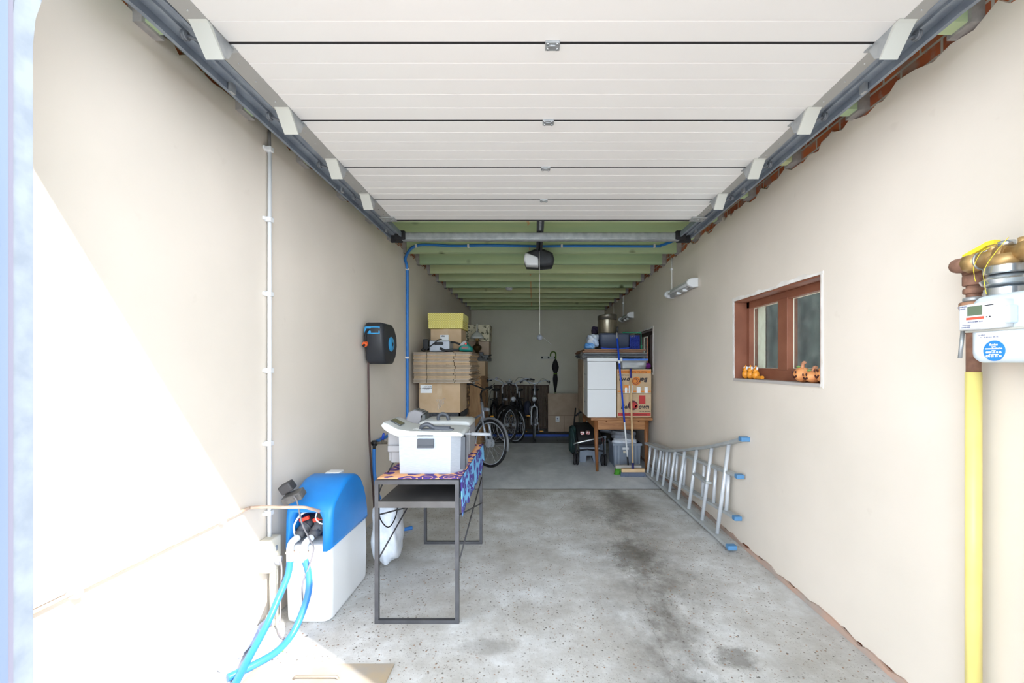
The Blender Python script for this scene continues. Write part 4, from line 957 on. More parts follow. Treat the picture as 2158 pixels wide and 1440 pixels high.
obj('loop_handle', MB().tube([(-0.91, 5.32, 1.735), (-0.98, 5.32, 1.76), (-1.04, 5.33, 1.765)], 0.012, 10, smooth=4), black_pl, tl)
obj('button', MB().cyl((-0.845, 5.275, 1.745), (-0.845, 5.262, 1.745), 0.012), red_pl, tl)
tx = MB(); text(tx, 'BOSCH', 0.024, face_cam(-0.858, 5.2785, 1.695), bold=0.001); obj('lettering', tx, M('tool_red', (190, 60, 66), 0.5), tl)

# dresser and cupboard along the left wall behind the stack
dr_ = thing('dresser', 'carved dark oak dresser standing behind the labelled cardboard box', 'dresser', (-1.26, 6.2, 0))
obj('carcass', MB().box(-1.52, -1.00, 5.98, 6.5, 0, 1.25, 0.006), wood_carved, dr_)
pm = MB()
for y in (6.0, 6.24, 6.46): pm.lathe([(0.018, 0.06), (0.022, 0.2), (0.014, 0.3), (0.024, 0.42), (0.014, 0.55), (0.022, 0.66)], (-0.995, y, 0.08), n=14)
obj('carved_pillars', pm, wood_pine, dr_)
for z in (0.86, 1.05):
    d = obj('drawer', MB().box(-1.01, -0.975, 6.02, 6.48, z, z + 0.15, 0.012).box(-0.985, -0.968, 6.06, 6.44, z + 0.03, z + 0.12, 0.01), wood_carved, dr_)
    obj('drawer_pull', MB().ring((-0.962, 6.25, z + 0.07), 0.02, 0.004, (1, 0, 0.2), 6, 18).lathe([(0.012, 0), (0.012, 0.006)], (-0.966, 6.25, z + 0.085), (1, 0, 0), 12), brass, d)
obj('dresser_top', MB().box(-1.525, -0.965, 5.96, 6.52, 1.25, 1.285, 0.008), wood_carved, dr_)
dd = obj('door', MB().box(-1.01, -0.985, 6.03, 6.47, 0.10, 0.82, 0.01), wood_carved, dr_)
obj('door_moulding', MB().box(-0.99, -0.972, 6.10, 6.40, 0.18, 0.74, 0.012).box(-0.985, -0.962, 6.16, 6.34, 0.26, 0.66, 0.012), wood_pine, dd)
cb_ = thing('cupboard', 'plain warm brown wooden cupboard against the left wall beside the bicycles', 'cupboard', (-1.22, 8.0, 0))
obj('carcass', MB().box(-1.52, -0.94, 7.44, 8.6, 0, 1.27, 0.005), wood_pine, cb_)
obj('cupboard_top', MB().box(-1.525, -0.925, 7.42, 8.62, 1.27, 1.29, 0.003), wood_pine, cb_)
for y in (7.46, 8.04): obj('door', MB().box(-0.945, -0.925, y, y + 0.55, 0.06, 1.24, 0.004), wood_pine, cb_)
obj('side_panel', MB().box(-1.48, -0.98, 7.43, 7.445, 0.10, 0.60, 0.004).box(-1.48, -0.98, 7.43, 7.445, 0.66, 1.2, 0.004), wood_pine, cb_)
carton('cardboard_box', 'cardboard box on the brown cupboard below the grey metal shelf', -1.45, -0.86, 7.46, 7.9, 1.293, 1.55, card, False)
one('metal_shelf', MB().box(-1.5, -0.80, 7.44, 7.98, 1.555, 1.575, 0.003).box(-0.83, -0.80, 7.44, 7.98, 1.575, 1.62, 0.003).box(-1.5, -0.80, 7.44, 7.46, 1.575, 1.655, 0.003).cyl((-0.90, 7.42, 1.60), (-0.76, 7.55, 1.66), 0.012), M('dull_grey_metal', (104, 106, 106), 0.5, 0.3, (72, 74, 74), 9), 'dull grey metal shelf tray jutting out above the cupboard', 'shelf')
one('small_appliance', MB().box(-0.99, -0.90, 7.5, 7.64, 1.577, 1.71, 0.01).cyl((-0.86, 7.53, 1.577), (-0.86, 7.53, 1.665), 0.035).box(-1.0, -0.97, 7.49, 7.5, 1.6, 1.69), M('dark_gadget', (58, 60, 68), 0.4, rgb2=(96, 98, 104), scale=18), 'small dark appliance on the grey metal shelf', 'appliance')
carton('cardboard_box', 'brown cardboard box under the floral box at the rear left', -1.30, -0.81, 7.66, 7.97, 1.577, 1.905, card_dark, False)
fb = thing('floral_box', 'cream floral patterned box on the rear left stack beside the oil lamp', 'box', (-1.05, 7.8, 1.91))
flo = M('floral_paper', (214, 206, 178), 0.7, rgb2=(92, 90, 66), scale=17, lo=0.52, hi=0.60)
obj('box', MB().box(-1.32, -0.80, 7.62, 8.0, 1.908, 2.13, 0.003, 1), flo, fb)
obj('lid', MB().box(-1.326, -0.794, 7.614, 8.006, 2.10, 2.20, 0.003, 1), flo, fb)
ol = thing('oil_lamp', 'brass oil lamp with glass shade standing before the floral box', 'lamp', (-1.0, 7.28, 1.64))
LX, LY = -0.985, 7.36
obj('reservoir', MB().lathe([(0.0, 0.0), (0.05, 0.0), (0.055, 0.02), (0.025, 0.05), (0.03, 0.07), (0.075, 0.12), (0.08, 0.16), (0.03, 0.20), (0.02, 0.26), (0.0, 0.26)], (LX, LY, 1.642)), M('old_brass', (96, 78, 48), 0.35, 0.7, (60, 50, 34), 12), ol)
obj('burner', MB().lathe([(0.02, 0.0), (0.035, 0.01), (0.03, 0.05), (0.018, 0.07)], (LX, LY, 1.895)), brass, ol)
obj('lamp_shade', MB().lathe([(0.115, 0.0), (0.108, 0.04), (0.07, 0.09), (0.03, 0.115)], (LX, LY, 1.935)), M('opal_glass', (196, 200, 196), 0.2), ol)
obj('chimney', MB().lathe([(0.022, 0.0), (0.03, 0.06), (0.018, 0.12), (0.017, 0.24)], (LX, LY, 1.955)), CLEAR, ol)
one('dark_bracket_shelf', MB().box(-1.52, -0.90, 7.22, 7.42, 1.615, 1.64, 0.003).box(-1.50, -1.47, 7.24, 7.40, 1.48, 1.62), darksteel, 'narrow dark wall shelf carrying the oil lamp', 'shelf')

# ------------------------------------------------------------------ bicycles
bike_silver = M('bike_silver', (192, 198, 206), 0.35, 0.25)
def bicycle(lab, front, fwd, steer, frame_mat, tyre_mat, lamp='box', bags=False, fender_mat=None, bar_mat=None, R=0.345, basket=False, lift=0.0, fork_mat=None, fork_r=1.0, guard=True, hub_r=1.0):
    root = thing('bicycle', lab, 'bicycle', (0, 0, 0), 'parked bicycles')
    WB = 1.07
    H0, ax = Vector((0.90, 0, 0.70)), Vector((-0.30, 0, 1)).normalized()
    FH = Vector((WB, 0, R))
    RM = Matrix.Translation(H0) @ Matrix.Rotation(steer, 4, ax) @ Matrix.Translation(-H0)
    def wheel(c, m4, nm):
        t = MB().ring(c, R - 0.018, 0.019, (0, 1, 0), 10, 48); t.xf(0, m4); w = obj(nm, t, tyre_mat, root)
        r = MB().ring(c, R - 0.045, 0.009, (0, 1, 0), 8, 48); r.xf(0, m4); obj('rim', r, bike_silver, w)
        q_ = hub_r if nm == 'front_wheel' else 1.0
        h = MB().lathe([(0.012, -0.05), (0.035 * q_, -0.035), (0.020 * q_, -0.03), (0.020 * q_, 0.03), (0.035 * q_, 0.035), (0.012, 0.05)], c, (0, 1, 0), 16); h.xf(0, m4); obj('hub', h, bike_silver, w)
        s = MB()
        for k in range(24):
            a = 2 * PI * k / 24; sgn = 1 if k % 2 else -1; a2 = a + sgn * 0.45
            s.tube([c + Vector((0.032 * math.cos(a2), sgn * 0.03, 0.032 * math.sin(a2))), c + Vector(((R - 0.05) * math.cos(a), 0, (R - 0.05) * math.sin(a)))], 0.0016, 4, cap=False)
        s.xf(0, m4); obj('spokes', s, bike_silver, w)
        f = MB(); arc = [c + Vector(((R + 0.018) * math.cos(a), 0, (R + 0.018) * math.sin(a))) for a in [math.radians(d) for d in (range(-10, 171, 12) if nm == 'front_wheel' else range(20, 200, 12))]]
        f.tube(arc, 0.019, 8); f.xf(0, m4)
        if guard or nm == 'rear_wheel': obj('mudguard', f, fender_mat or frame_mat, root)
    I4 = Matrix.Identity(4)
    wheel(Vector((0, 0, R)), I4, 'rear_wheel'); wheel(FH, RM, 'front_wheel')
    BB, ST, HT, HB = Vector((0.45, 0, 0.29)), Vector((0.27, 0, 0.80)), Vector((0.845, 0, 0.885)), Vector((0.90, 0, 0.70))
    f = MB().cyl(BB, ST, 0.016).cyl(HT, HB, 0.021).cyl(BB, HB + Vector((-0.005, 0, 0.03)), 0.021).cyl(BB + (ST - BB) * 0.55, HB + Vector((-0.015, 0, 0.06)), 0.016)
    for sgn in (-1, 1):
        f.tube([BB + Vector((0, 0.03 * sgn, 0)), Vector((0.2, 0.06 * sgn, 0.31)), Vector((0, 0.065 * sgn, R))], 0.009, 8)
        f.tube([ST + Vector((0, 0.02 * sgn, -0.06)), Vector((0.1, 0.065 * sgn, 0.58)), Vector((0, 0.065 * sgn, R))], 0.008, 8)
    obj('frame', f, frame_mat, root)
    g = MB().cyl(HB, HB + Vector((0.015, 0, -0.03)), 0.02)
    for sgn in (-1, 1):
        g.tube([HB + Vector((0.01, 0, -0.02)), HB + Vector((0.02, 0.05 * sgn, -0.035)), Vector((0.965, 0.056 * sgn, 0.60)), FH + Vector((0, 0.056 * sgn, 0))], [0.017 * fork_r, 0.011 * fork_r], 10)
    g.cyl(HT + Vector((-0.01, 0, 0.04)), HB + Vector((0.012, 0, -0.02)), 0.022 if fork_r > 1 else 0.016)
    g.xf(0, RM); obj('fork', g, fork_mat or frame_mat, root)
    h = MB().cyl(HT, Vector((0.80, 0, 1.05)), 0.014).tube([Vector((0.80, 0, 1.04)), Vector((0.82, 0, 1.09)), Vector((0.87, 0, 1.12))], 0.014, 10)
    pts = [Vector((0.62, -0.29, 1.14)), Vector((0.72, -0.28, 1.16)), Vector((0.80, -0.22, 1.185)), Vector((0.86, -0.10, 1.15)), Vector((0.87, 0, 1.125)), Vector((0.86, 0.10, 1.15)), Vector((0.80, 0.22, 1.185)), Vector((0.72, 0.28, 1.16)), Vector((0.62, 0.29, 1.14))]
    h.tube(pts, 0.011, 10, smooth=5); h.xf(0, RM); hb = obj('handlebar', h, bar_mat or bike_silver, root)
    for sgn in (-1, 1):
        q = MB().tube([Vector((0.60, 0.29 * sgn, 1.137)), Vector((0.72, 0.282 * sgn, 1.161))], 0.017, 10); q.xf(0, RM); obj('grip', q, rubber, hb)
        q = MB().tube([Vector((0.74, 0.27 * sgn, 1.15)), Vector((0.70, 0.285 * sgn, 1.12)), Vector((0.62, 0.30 * sgn, 1.10))], 0.006, 8).box(0.73, 0.77, 0.25 * sgn - 0.015, 0.25 * sgn + 0.015, 1.14, 1.18, 0.006); q.xf(0, RM); obj('brake_lever', q, black_pl, hb)
    q = MB().tube([(0.76, 0.25, 1.16), (0.92, 0.16, 1.22), (0.96, 0.05, 1.08), (0.93, 0.02, 0.85)], 0.003, 6, smooth=6).tube([(0.76, -0.25, 1.16), (0.92, -0.17, 1.20), (0.96, -0.05, 1.05), (0.93, -0.02, 0.8)], 0.003, 6, smooth=6); q.xf(0, RM); obj('brake_cables', q, rubber, hb)
    q = MB().ball((0.80, -0.16, 1.205), 0.026); q.xf(0, RM); obj('bell', q, bike_silver, hb)
    lm = MB()
    if lamp == 'box': lm.box(0.90, 0.99, -0.03, 0.03, 0.80, 0.85, 0.012)
    else: lm.ball((0.98, 0, 0.83), 0.05, 0.048, 0.048)
    lm.cyl((0.88, 0, 0.80), (0.96, 0, 0.82), 0.008); lm.xf(0, RM); obj('headlight', lm, bike_silver if lamp != 'box' else silver_paint, root)
    obj('seat_post', MB().cyl(ST, Vector((0.24, 0, 0.93)), 0.012), bike_silver, root)
    obj('saddle', MB().ball((0.20, 0, 0.965), 0.10, 0.09, 0.035).ball((0.31, 0, 0.962), 0.09, 0.035, 0.026), black_pl, root)
    obj('rear_rack', MB().tube([(0.2, -0.06, 0.74), (-0.22, -0.06, 0.74), (-0.24, 0, 0.74), (-0.22, 0.06, 0.74), (0.2, 0.06, 0.74)], 0.006, 8).cyl((-0.15, 0.062, 0.74), (0, 0.07, R), 0.005).cyl((-0.15, -0.062, 0.74), (0, -0.07, R), 0.005), black_pl, root)
    obj('chain_guard', MB().rprism([(0.0, 0.31), (0.0, 0.39), (0.40, 0.375), (0.52, 0.35), (0.54, 0.27), (0.44, 0.20), (0.30, 0.24)], 'y', -0.075, -0.055, 0.004), black_paint, root)
    cr = obj('crank', MB().cyl((0.45, -0.08, 0.29), (0.45, 0.08, 0.29), 0.014).tube([(0.45, 0.08, 0.29), (0.50, 0.085, 0.14)], 0.010, 8).tube([(0.45, -0.08, 0.29), (0.40, -0.085, 0.44)], 0.010, 8), bike_silver, root)
    for x, y, z in ((0.50, 0.135, 0.14), (0.40, -0.135, 0.44)):
        pd = obj('pedal', MB().box(x - 0.035, x + 0.035, y - 0.045, y + 0.045, z - 0.012, z + 0.012, 0.004), black_pl, root)
        obj('reflector', MB().box(x + 0.032, x + 0.040, y - 0.035, y + 0.035, z - 0.009, z + 0.009), M('amber_reflector', (250, 176, 20), 0.3), pd)
    if bags:
        pb = MB().bag(-0.22, 0.2, 0.075, 0.24, 0.36, 0.74, 11, 0.05); o_ = obj('pannier', pb, M('navy_pannier', (46, 52, 72), 0.7), root)
        obj('pannier_patch', MB().box(-0.02, 0.17, 0.205, 0.245, 0.45, 0.60, 0.006), M('grey_print_fabric', (170, 172, 176), 0.7, rgb2=(96, 98, 104), scale=24, lo=0.48, hi=0.54), o_)
        obj('pannier', MB().bag(-0.22, 0.2, -0.24, -0.085, 0.36, 0.74, 12, 0.05), M('black_pannier', (34, 35, 42), 0.7), root)
    if basket:
        bs = MB().box(0.95, 1.22, -0.17, 0.17, 0.80, 0.815); wire = MB()
        q = bs.box(0.95, 0.96, -0.17, 0.17, 0.8, 1.03).box(0.95, 1.22, -0.17, -0.16, 0.8, 1.03).box(0.95, 1.22, 0.16, 0.17, 0.8, 1.03).box(1.21, 1.22, -0.17, 0.17, 0.8, 1.03)
        q.xf(0, RM); obj('basket', q, M('black_wicker', (34, 34, 38), 0.7, rgb2=(78, 80, 86), scale=70, lo=0.45, hi=0.55), root)
    fx, fy = Vector(fwd).normalized()
    root.rotation_euler = (0, 0, math.atan2(fy, fx))
    root.location = (front[0] - WB * fx, front[1] - WB * fy, lift)
    return root
grey_tyre = rubber
bicycle('silver city bicycle in front with its front wheel turned towards the fryers', (-0.66, 6.20), (0.55, -0.835), 0.30, silver_paint, grey_tyre, 'box', fender_mat=M('grey_mudguard', (128, 130, 134), 0.4), bar_mat=black_paint, fork_r=1.35, hub_r=1.8)
bicycle('dark bicycle nearest the brown cupboard, second from the left', (-0.56, 8.14), (0.28, -0.96), 0.45, black_paint, rubber, 'box')
bicycle('black bicycle with round chrome lamp and grey pannier, second from the right', (-0.345, 8.14), (-0.04, -1.0), -0.62, black_paint, rubber, 'round', bags=True)
bicycle('rightmost bicycle with silver fork arch and wide swept handlebar', (0.0, 8.14), (-0.02, -1.0), -0.02, black_paint, rubber, 'round', fork_mat=M('silver_fork', (214, 220, 228), 0.3, 0.3), guard=False)

# ------------------------------------------------------------------ rear wall items
lp_ = thing('slatted_panel', 'dark brown slatted wooden panel leaning on the back wall behind the bicycles', 'panel', (-0.3, 10.0, 0))
sl = MB(); k = sl.mark(); nsl = 40
for i in range(nsl):
    x = -0.95 + 1.28 * i / nsl
    sl.box(x, x + 1.28 / nsl - 0.006, -0.012, 0.012, 0.02, 1.03)
sl.xf(k, Matrix.Translation((0, 9.95, 0)) @ Matrix.Rotation(-0.30, 4, 'X')); obj('slats', sl, M('dark_slats', (104, 86, 72), 0.7, rgb2=(82, 66, 56), scale=10), lp_)
sf = MB(); k = sf.mark(); sf.box(-0.96, 0.345, -0.018, 0.0, 0.0, 0.03).box(-0.96, 0.345, -0.018, 0.0, 1.02, 1.05).box(0.325, 0.345, -0.018, 0.014, 0, 1.05).box(-0.97, -0.95, -0.018, 0.014, 0, 1.05)
sf.xf(k, Matrix.Translation((0, 9.95, 0)) @ Matrix.Rotation(-0.30, 4, 'X')); obj('panel_frame', sf, M('panel_edge', (88, 72, 62), 0.7), lp_)
bc = thing('cardboard_box', 'large flat brown cardboard box leaning on the back wall right of the bicycles', 'box', (0.65, 9.5, 0))
fb_ = MB(); k = fb_.mark(); fb_.box(0.30, 0.98, -0.05, 0.05, 0, 0.84, 0.004, 1); RMx = Matrix.Translation((0, 9.42, 0.015)) @ Matrix.Rotation(-0.15, 4, 'X'); fb_.xf(k, RMx)
obj('carton', fb_, card_dark, bc)
fs = MB(); k = fs.mark(); fs.box(0.30, 0.98, -0.053, -0.049, 0.345, 0.351).box(0.66, 0.664, -0.053, -0.049, 0.0, 0.34); fs.xf(k, RMx); obj('seam', fs, M('box_seam', (118, 100, 86), 0.8), bc)
ls = MB(); k = ls.mark(); ls.box(0.47, 0.555, -0.054, -0.05, 0.215, 0.335); ls.xf(k, RMx); lo_ = obj('label_sticker', ls, ink_white, bc)
ls = MB(); k = ls.mark(); ls.box(0.498, 0.527, -0.0555, -0.054, 0.265, 0.30).box(0.485, 0.54, -0.0555, -0.054, 0.24, 0.246); ls.xf(k, RMx); obj('print', ls, ink_grey, lo_)
one('floor_batten', MB().box(-0.95, 0.82, 8.86, 8.92, 0, 0.045, 0.004), M('blue_painted_batten', (34, 74, 160), 0.6), 'long blue painted batten lying across the floor behind the bicycle wheels', 'batten')
one('floor_step', MB().box(-0.6, 1.2, 8.96, 9.3, 0, 0.012, 0.003), M('grey_board', (92, 94, 98), 0.7, rgb2=(76, 78, 82), scale=7), 'low grey board lying on the floor in front of the leaning box', 'board')
hk = thing('coat_hook_rail', 'white hook rail with black hooks on the back wall', 'hook rail', (0.32, 10.33, 1.66))
obj('rail', MB().box(0.16, 0.53, 10.325, 10.34, 1.625, 1.70, 0.003), M('pale_rail', (206, 206, 198), 0.6), hk)
for x in (0.19, 0.345, 0.5): obj('hook', MB().tube([(x, 10.325, 1.68), (x, 10.29, 1.67), (x, 10.28, 1.65), (x, 10.285, 1.69)], 0.009, 8, smooth=3).box(x - 0.02, x + 0.02, 10.318, 10.326, 1.64, 1.685), black_pl, hk)
um = thing('umbrella', 'closed black umbrella with green crook handle hanging on the back wall', 'umbrella', (0.49, 10.28, 0.9))
UX, UY = 0.49, 10.27
grn = M('green_handle', (92, 122, 40), 0.5)
obj('crook', MB().tube([(UX - 0.10, UY, 1.69), (UX - 0.10, UY, 1.74), (UX - 0.075, UY, 1.79), (UX - 0.03, UY, 1.805), (UX + 0.01, UY, 1.785), (UX + 0.025, UY, 1.74), (UX + 0.022, UY, 1.6)], 0.016, 10, smooth=5), grn, um)
obj('canopy', MB().lathe([(0.012, 0.68), (0.05, 0.62), (0.085, 0.49), (0.08, 0.45), (0.04, 0.34), (0.045, 0.30), (0.06, 0.2), (0.045, 0.05), (0.018, -0.12)], (UX + 0.015, UY, 0.95), n=16), M('black_canopy', (22, 22, 30), 0.7), um)
obj('strap', MB().lathe([(0.047, 0.0), (0.047, 0.025)], (UX + 0.015, UY, 1.265), n=16), grn, um)
obj('tip', MB().cyl((UX + 0.01, UY, 0.84), (UX + 0.01, UY, 0.75), 0.009), grn, um)

# ------------------------------------------------------------------ right-hand table and its load
dt = thing('dining_table', 'varnished wooden table with tapered legs loaded with boxes by the right wall', 'table', (1.2, 6.65, 0))
AX0, AX1, AY0, AY1 = 0.782, 1.638, 5.90, 7.42
obj('tabletop', MB().box(AX0, AX1, AY0, AY1, 0.715, 0.75, 0.006), wood_grain, dt)
for x in (AX0 + 0.075, AX1 - 0.075):
    for y in (AY0 + 0.06, AY1 - 0.08): obj('leg', MB().cyl((x + (0.0 if x > 1.2 else 0.02), y, 0), (x, y, 0.715), 0.019, 0.034), wood_leg, dt)
ap = obj('apron', MB().box(AX0 + 0.10, AX1 - 0.10, AY0 + 0.035, AY0 + 0.06, 0.585, 0.715, 0.003), wood_grain, dt)
obj('apron', MB().box(AX0 + 0.05, AX0 + 0.075, AY0 + 0.08, AY1 - 0.1, 0.60, 0.715, 0.003), wood_grain, dt)
obj('apron', MB().box(AX1 - 0.075, AX1 - 0.05, AY0 + 0.08, AY1 - 0.1, 0.60, 0.715, 0.003), wood_grain, dt)
obj('apron', MB().box(AX0 + 0.10, AX1 - 0.10, AY1 - 0.06, AY1 - 0.035, 0.60, 0.715, 0.003), wood_grain, dt)
for x in (1.0, 1.45): obj('drawer_knob', MB().ball((x, AY0 + 0.03, 0.70), 0.012), wood_leg, dt)

wc = thing('storage_carton', 'upper of two stacked white storage boxes on the wooden table', 'box', (0.93, 6.2, 1.142), 'white boxes on the wooden table')
def white_box(z0):
    t = MB().box(0.742, 1.145, 5.96, 6.42, z0, z0 + 0.388, 0.003, 1); return t
obj('carton', white_box(1.142), white_pl, wc)
hl = MB()
for y in (6.10, 6.24): hl.cyl((0.7405, y, 1.35), (0.744, y, 1.35), 0.012)
obj('holes', hl, ink, wc)
obj('lid', MB().box(0.735, 1.225, 5.93, 6.42, 1.533, 1.585, 0.006), white_pl, wc)
wc2 = thing('storage_carton', 'lower of two stacked white storage boxes on the wooden table', 'box', (0.93, 6.2, 0.751), 'white boxes on the wooden table')
obj('carton', white_box(0.751), white_pl, wc2)
hl = MB()
for y in (6.10, 6.24): hl.cyl((0.7405, y, 0.95), (0.744, y, 0.95), 0.012)
obj('holes', hl, ink, wc2)
carton('cardboard_box', 'lower brown carton behind the white boxes on the wooden table', 0.735, 1.14, 6.44, 7.2, 0.751, 1.14, card_dark, False)
carton('cardboard_box', 'upper brown carton behind the white boxes on the wooden table', 0.735, 1.14, 6.44, 7.2, 1.142, 1.58, card_dark, False)

oran = M('orange_print', (226, 140, 64), 0.8); dkred = M('dark_red_print', (150, 44, 56), 0.8); red_ = M('red_print', (196, 66, 64), 0.8); plum = M('plum_print', (104, 52, 62), 0.8)
def snack_box(z0, flip, lab):
    t = thing('printed_carton', lab, 'box', (1.4, 6.2, z0), 'printed snack cartons on the wooden table')
    x0, x1, y0, h = 1.158, 1.634, 5.965, 0.336
    obj('carton', MB().box(x0, x1, y0, 6.42, z0, z0 + h, 0.003, 1), card, t)
    xm, zm = (x0 + x1) / 2, z0 + h / 2
    s = -1 if flip else 1; spin = PI if flip else 0
    e = 0.001
    def P(dx, dz): return (xm + s * dx, zm + s * dz)
    def T(mb, body, size, dx, dz, **kw):
        x, z = P(dx, dz); return text(mb, body, size, face_cam(x, y0 - 2 * e, z, 0, spin), **kw)
    def disc(mb, dx, dz, r, lay):
        x, z = P(dx, dz); mb.cyl((x, y0 - e - 0.0004 * lay, z), (x, y0 + e, z), r, n=32)
    def rect(mb, a, b, c, d, lay=1):
        (u0, v0), (u1, v1) = P(a, c), P(b, d); mb.box(u0, u1, y0 - e - 0.0004 * lay, y0 + e, v0, v1)
    main = MB(); T(main, 'Bel', 0.085, -0.135, -0.02, bold=0.0025, shear=0.25); T(main, 'own', 0.085, 0.13, -0.02, bold=0.0025, shear=0.25)
    T(main, 'ROYAL BELGIAN', 0.020, 0.15, -0.085, bold=0.0006)
    if not flip:
        em = MB().mat(0); disc(em, -0.02, 0.0, 0.068, 1); em.mat(1); disc(em, -0.005, 0.0, 0.042, 2); disc(em, 0.03, -0.02, 0.022, 2)
        obj('emblem', em, [plum, red_], t)
        st = MB(); rect(st, -0.225, 0.228, -0.148, -0.105); obj('stripe', st, red_, t)
        st = MB(); T(st, 'Finest Cut Confectionery', 0.034, 0, -0.127, bold=0.0004); obj('stripe_lettering', st, plum, t)
        st = MB(); rect(st, 0.065, 0.155, 0.02, 0.14); obj('patch', st, red_, t)
    else:
        em = MB().mat(0); disc(em, -0.03, 0.0, 0.062, 1); em.mat(1); disc(em, -0.022, 0.0, 0.047, 2); em.mat(0); disc(em, -0.022, 0, 0.040, 3); em.mat(1); disc(em, -0.018, 0, 0.031, 4); em.mat(0); disc(em, -0.012, 0, 0.024, 5)
        obj('emblem', em, [oran, plum], t)
        st = MB(); rect(st, -0.232, 0.232, -0.150, -0.108); rect(st, -0.232, 0.232, 0.135, 0.15); rect(st, 0.06, 0.15, 0.055, 0.10); obj('stripe', st, oran, t)
        st = MB(); T(st, 'Finest Cut Confectionery', 0.034, 0, -0.128, bold=0.0004); obj('stripe_lettering', st, plum, t)
        for dx, w_, h_ in ((-0.165, 0.045, 0.085), (-0.06, 0.055, 0.088), (0.05, 0.055, 0.105), (0.115, 0.03, 0.075)):
            st = MB(); (u0, v0), (u1, v1) = P(dx - w_ / 2, 0.165), P(dx + w_ / 2, 0.165 - h_); st.box(u0, u1, y0 - 0.003, y0, v0, v1); obj('paper_tab', st, ink_white, t)
    obj('lettering', main, ink, t)
    return t
snack_box(0.751, False, 'lower printed carton with red square and dark red emblem')
snack_box(1.089, True, 'upside-down printed carton with orange ring emblem')

tb = thing('storage_tub', 'clear plastic tub with blue lid full of white items on the printed cartons', 'storage tub', (1.4, 6.15, 1.428))
t_ = MB(); V = []
for z, k in ((1.428, 0.93), (1.545, 1.0)): V += [(1.40 + (x - 1.40) * k, 6.15 + (y - 6.15) * k, z) for x, y in rrect(1.215, 1.585, 5.99, 6.31, 0.03, 3)]
n = len(V) // 2
t_.add(V, [tuple(range(n))] + [(i, (i + 1) % n, n + (i + 1) % n, n + i) for i in range(n)], [False] + [True] * n)
obj('tub', t_, CLEAR, tb)
obj('lid', MB().box(1.205, 1.595, 5.98, 6.32, 1.545, 1.572, 0.006), M('blue_tub_lid', (74, 124, 214), 0.45), tb)
rr_ = random.Random(5); ct_ = MB()
for i in range(34): ct_.bag(*sum(([c - s_, c + s_] for c, s_ in ((rr_.uniform(1.27, 1.53), 0.036), (rr_.uniform(6.04, 6.26), 0.036), (1.455 + 0.022 * (i % 3), 0.024))), []), seed=i)
cto = obj('contents', ct_, M('white_contents', (228, 230, 228), 0.6), tb)
one('purple_ball', MB().ball((1.628, 6.12, 1.472), 0.042), M('purple_plush', (120, 24, 130), 0.8, rgb2=(90, 14, 104), scale=40, bump=0.8), 'small purple ball squeezed between the blue-lidded tub and the right wall', 'ball')

bd = [(1.590, 0.022, 0.70, 1.58, 'grey_board_sheet', (126, 128, 132), 'lowest grey sheet in the pile of boards on the white box lid'),
      (1.614, 0.022, 0.68, 1.58, 'grey_board_sheet', (104, 108, 116), 'second grey sheet from the bottom in the pile of boards'),
      (1.638, 0.020, 0.69, 1.57, 'grey_board_sheet', (134, 136, 138), 'third grey sheet, directly under the brown boards'),
      (1.660, 0.024, 0.68, 1.52, 'brown_board_sheet', (148, 108, 84), 'lower brown board above the grey sheets'),
      (1.686, 0.020, 0.70, 1.56, 'brown_board_sheet', (160, 120, 94), 'upper brown board with lighter edge under the dark tray')]
for z, h, x0, x1, nm, c, lab in bd:
    one(nm, MB().box(x0, x1, 5.97, 7.1, z, z + h * 0.9, 0.002, 1), M(nm + '_%d' % int(z * 1000), c, 0.8, rgb2=tuple(int(v * 0.82) for v in c), scale=6, stretch=(0.5, 0.5, 8)), lab, 'board')
ty = thing('plastic_tray', 'dark blue-grey plastic bin lying on the brown boards under the metal pot', 'bin', (1.13, 6.25, 1.706))
b = MB(); V = []
for z, k in ((1.712, 0.94), (1.765, 0.955), (1.768, 0.975), (1.90, 1.0), (1.925, 1.0)): V += [(1.135 + (x - 1.135) * k, 6.3 + (y - 6.3) * k, z) for x, y in rrect(0.925, 1.345, 5.99, 6.6, 0.04, 4)]
n = len(V) // 5
b.add(V, [tuple(range(n)), tuple(4 * n + i for i in range(n))] + [(k * n + i, k * n + (i + 1) % n, (k + 1) * n + (i + 1) % n, (k + 1) * n + i) for k in range(4) for i in range(n)], [False, False] + [True] * (4 * n))
obj('body', b, M('slate_plastic', (66, 76, 98), 0.45), ty)
obj('rim', MB().box(0.918, 1.352, 5.98, 6.61, 1.912, 1.930, 0.008), M('slate_rim', (52, 60, 80), 0.45), ty)
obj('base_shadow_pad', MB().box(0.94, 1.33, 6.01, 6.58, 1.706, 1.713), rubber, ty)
one('blue_strap', MB().tube([(0.93, 5.985, 1.722), (1.05, 5.96, 1.712), (1.2, 5.96, 1.712), (1.33, 5.98, 1.722)], 0.008, 8, smooth=5), M('blue_strap', (40, 76, 190), 0.6), 'blue strap lying along the front foot of the dark plastic bin', 'strap')
kp = thing('metal_pot', 'tall brushed metal pot with slanted lid topping the right-hand stack', 'pot', (1.045, 6.12, 1.932))
pt_ = M('bronze_steel', (150, 142, 124), 0.3, 0.8, (124, 118, 104), 14, stretch=(8, 8, 0.3))
obj('body', MB().lathe([(0.0, 0), (0.128, 0.0), (0.134, 0.01), (0.134, 0.19), (0.130, 0.192)], (1.045, 6.12, 1.932), n=40), pt_, kp)
b = MB(); k = b.mark(); b.lathe([(0.136, 0.0), (0.136, 0.055), (0.128, 0.063), (0.0, 0.068)], (0, 0, 0), n=40)
for i in range(k, len(b.V)):
    v = b.V[i]; v.z += (v.x + 0.136) / 0.272 * 0.022 if v.z > 0.02 else 0
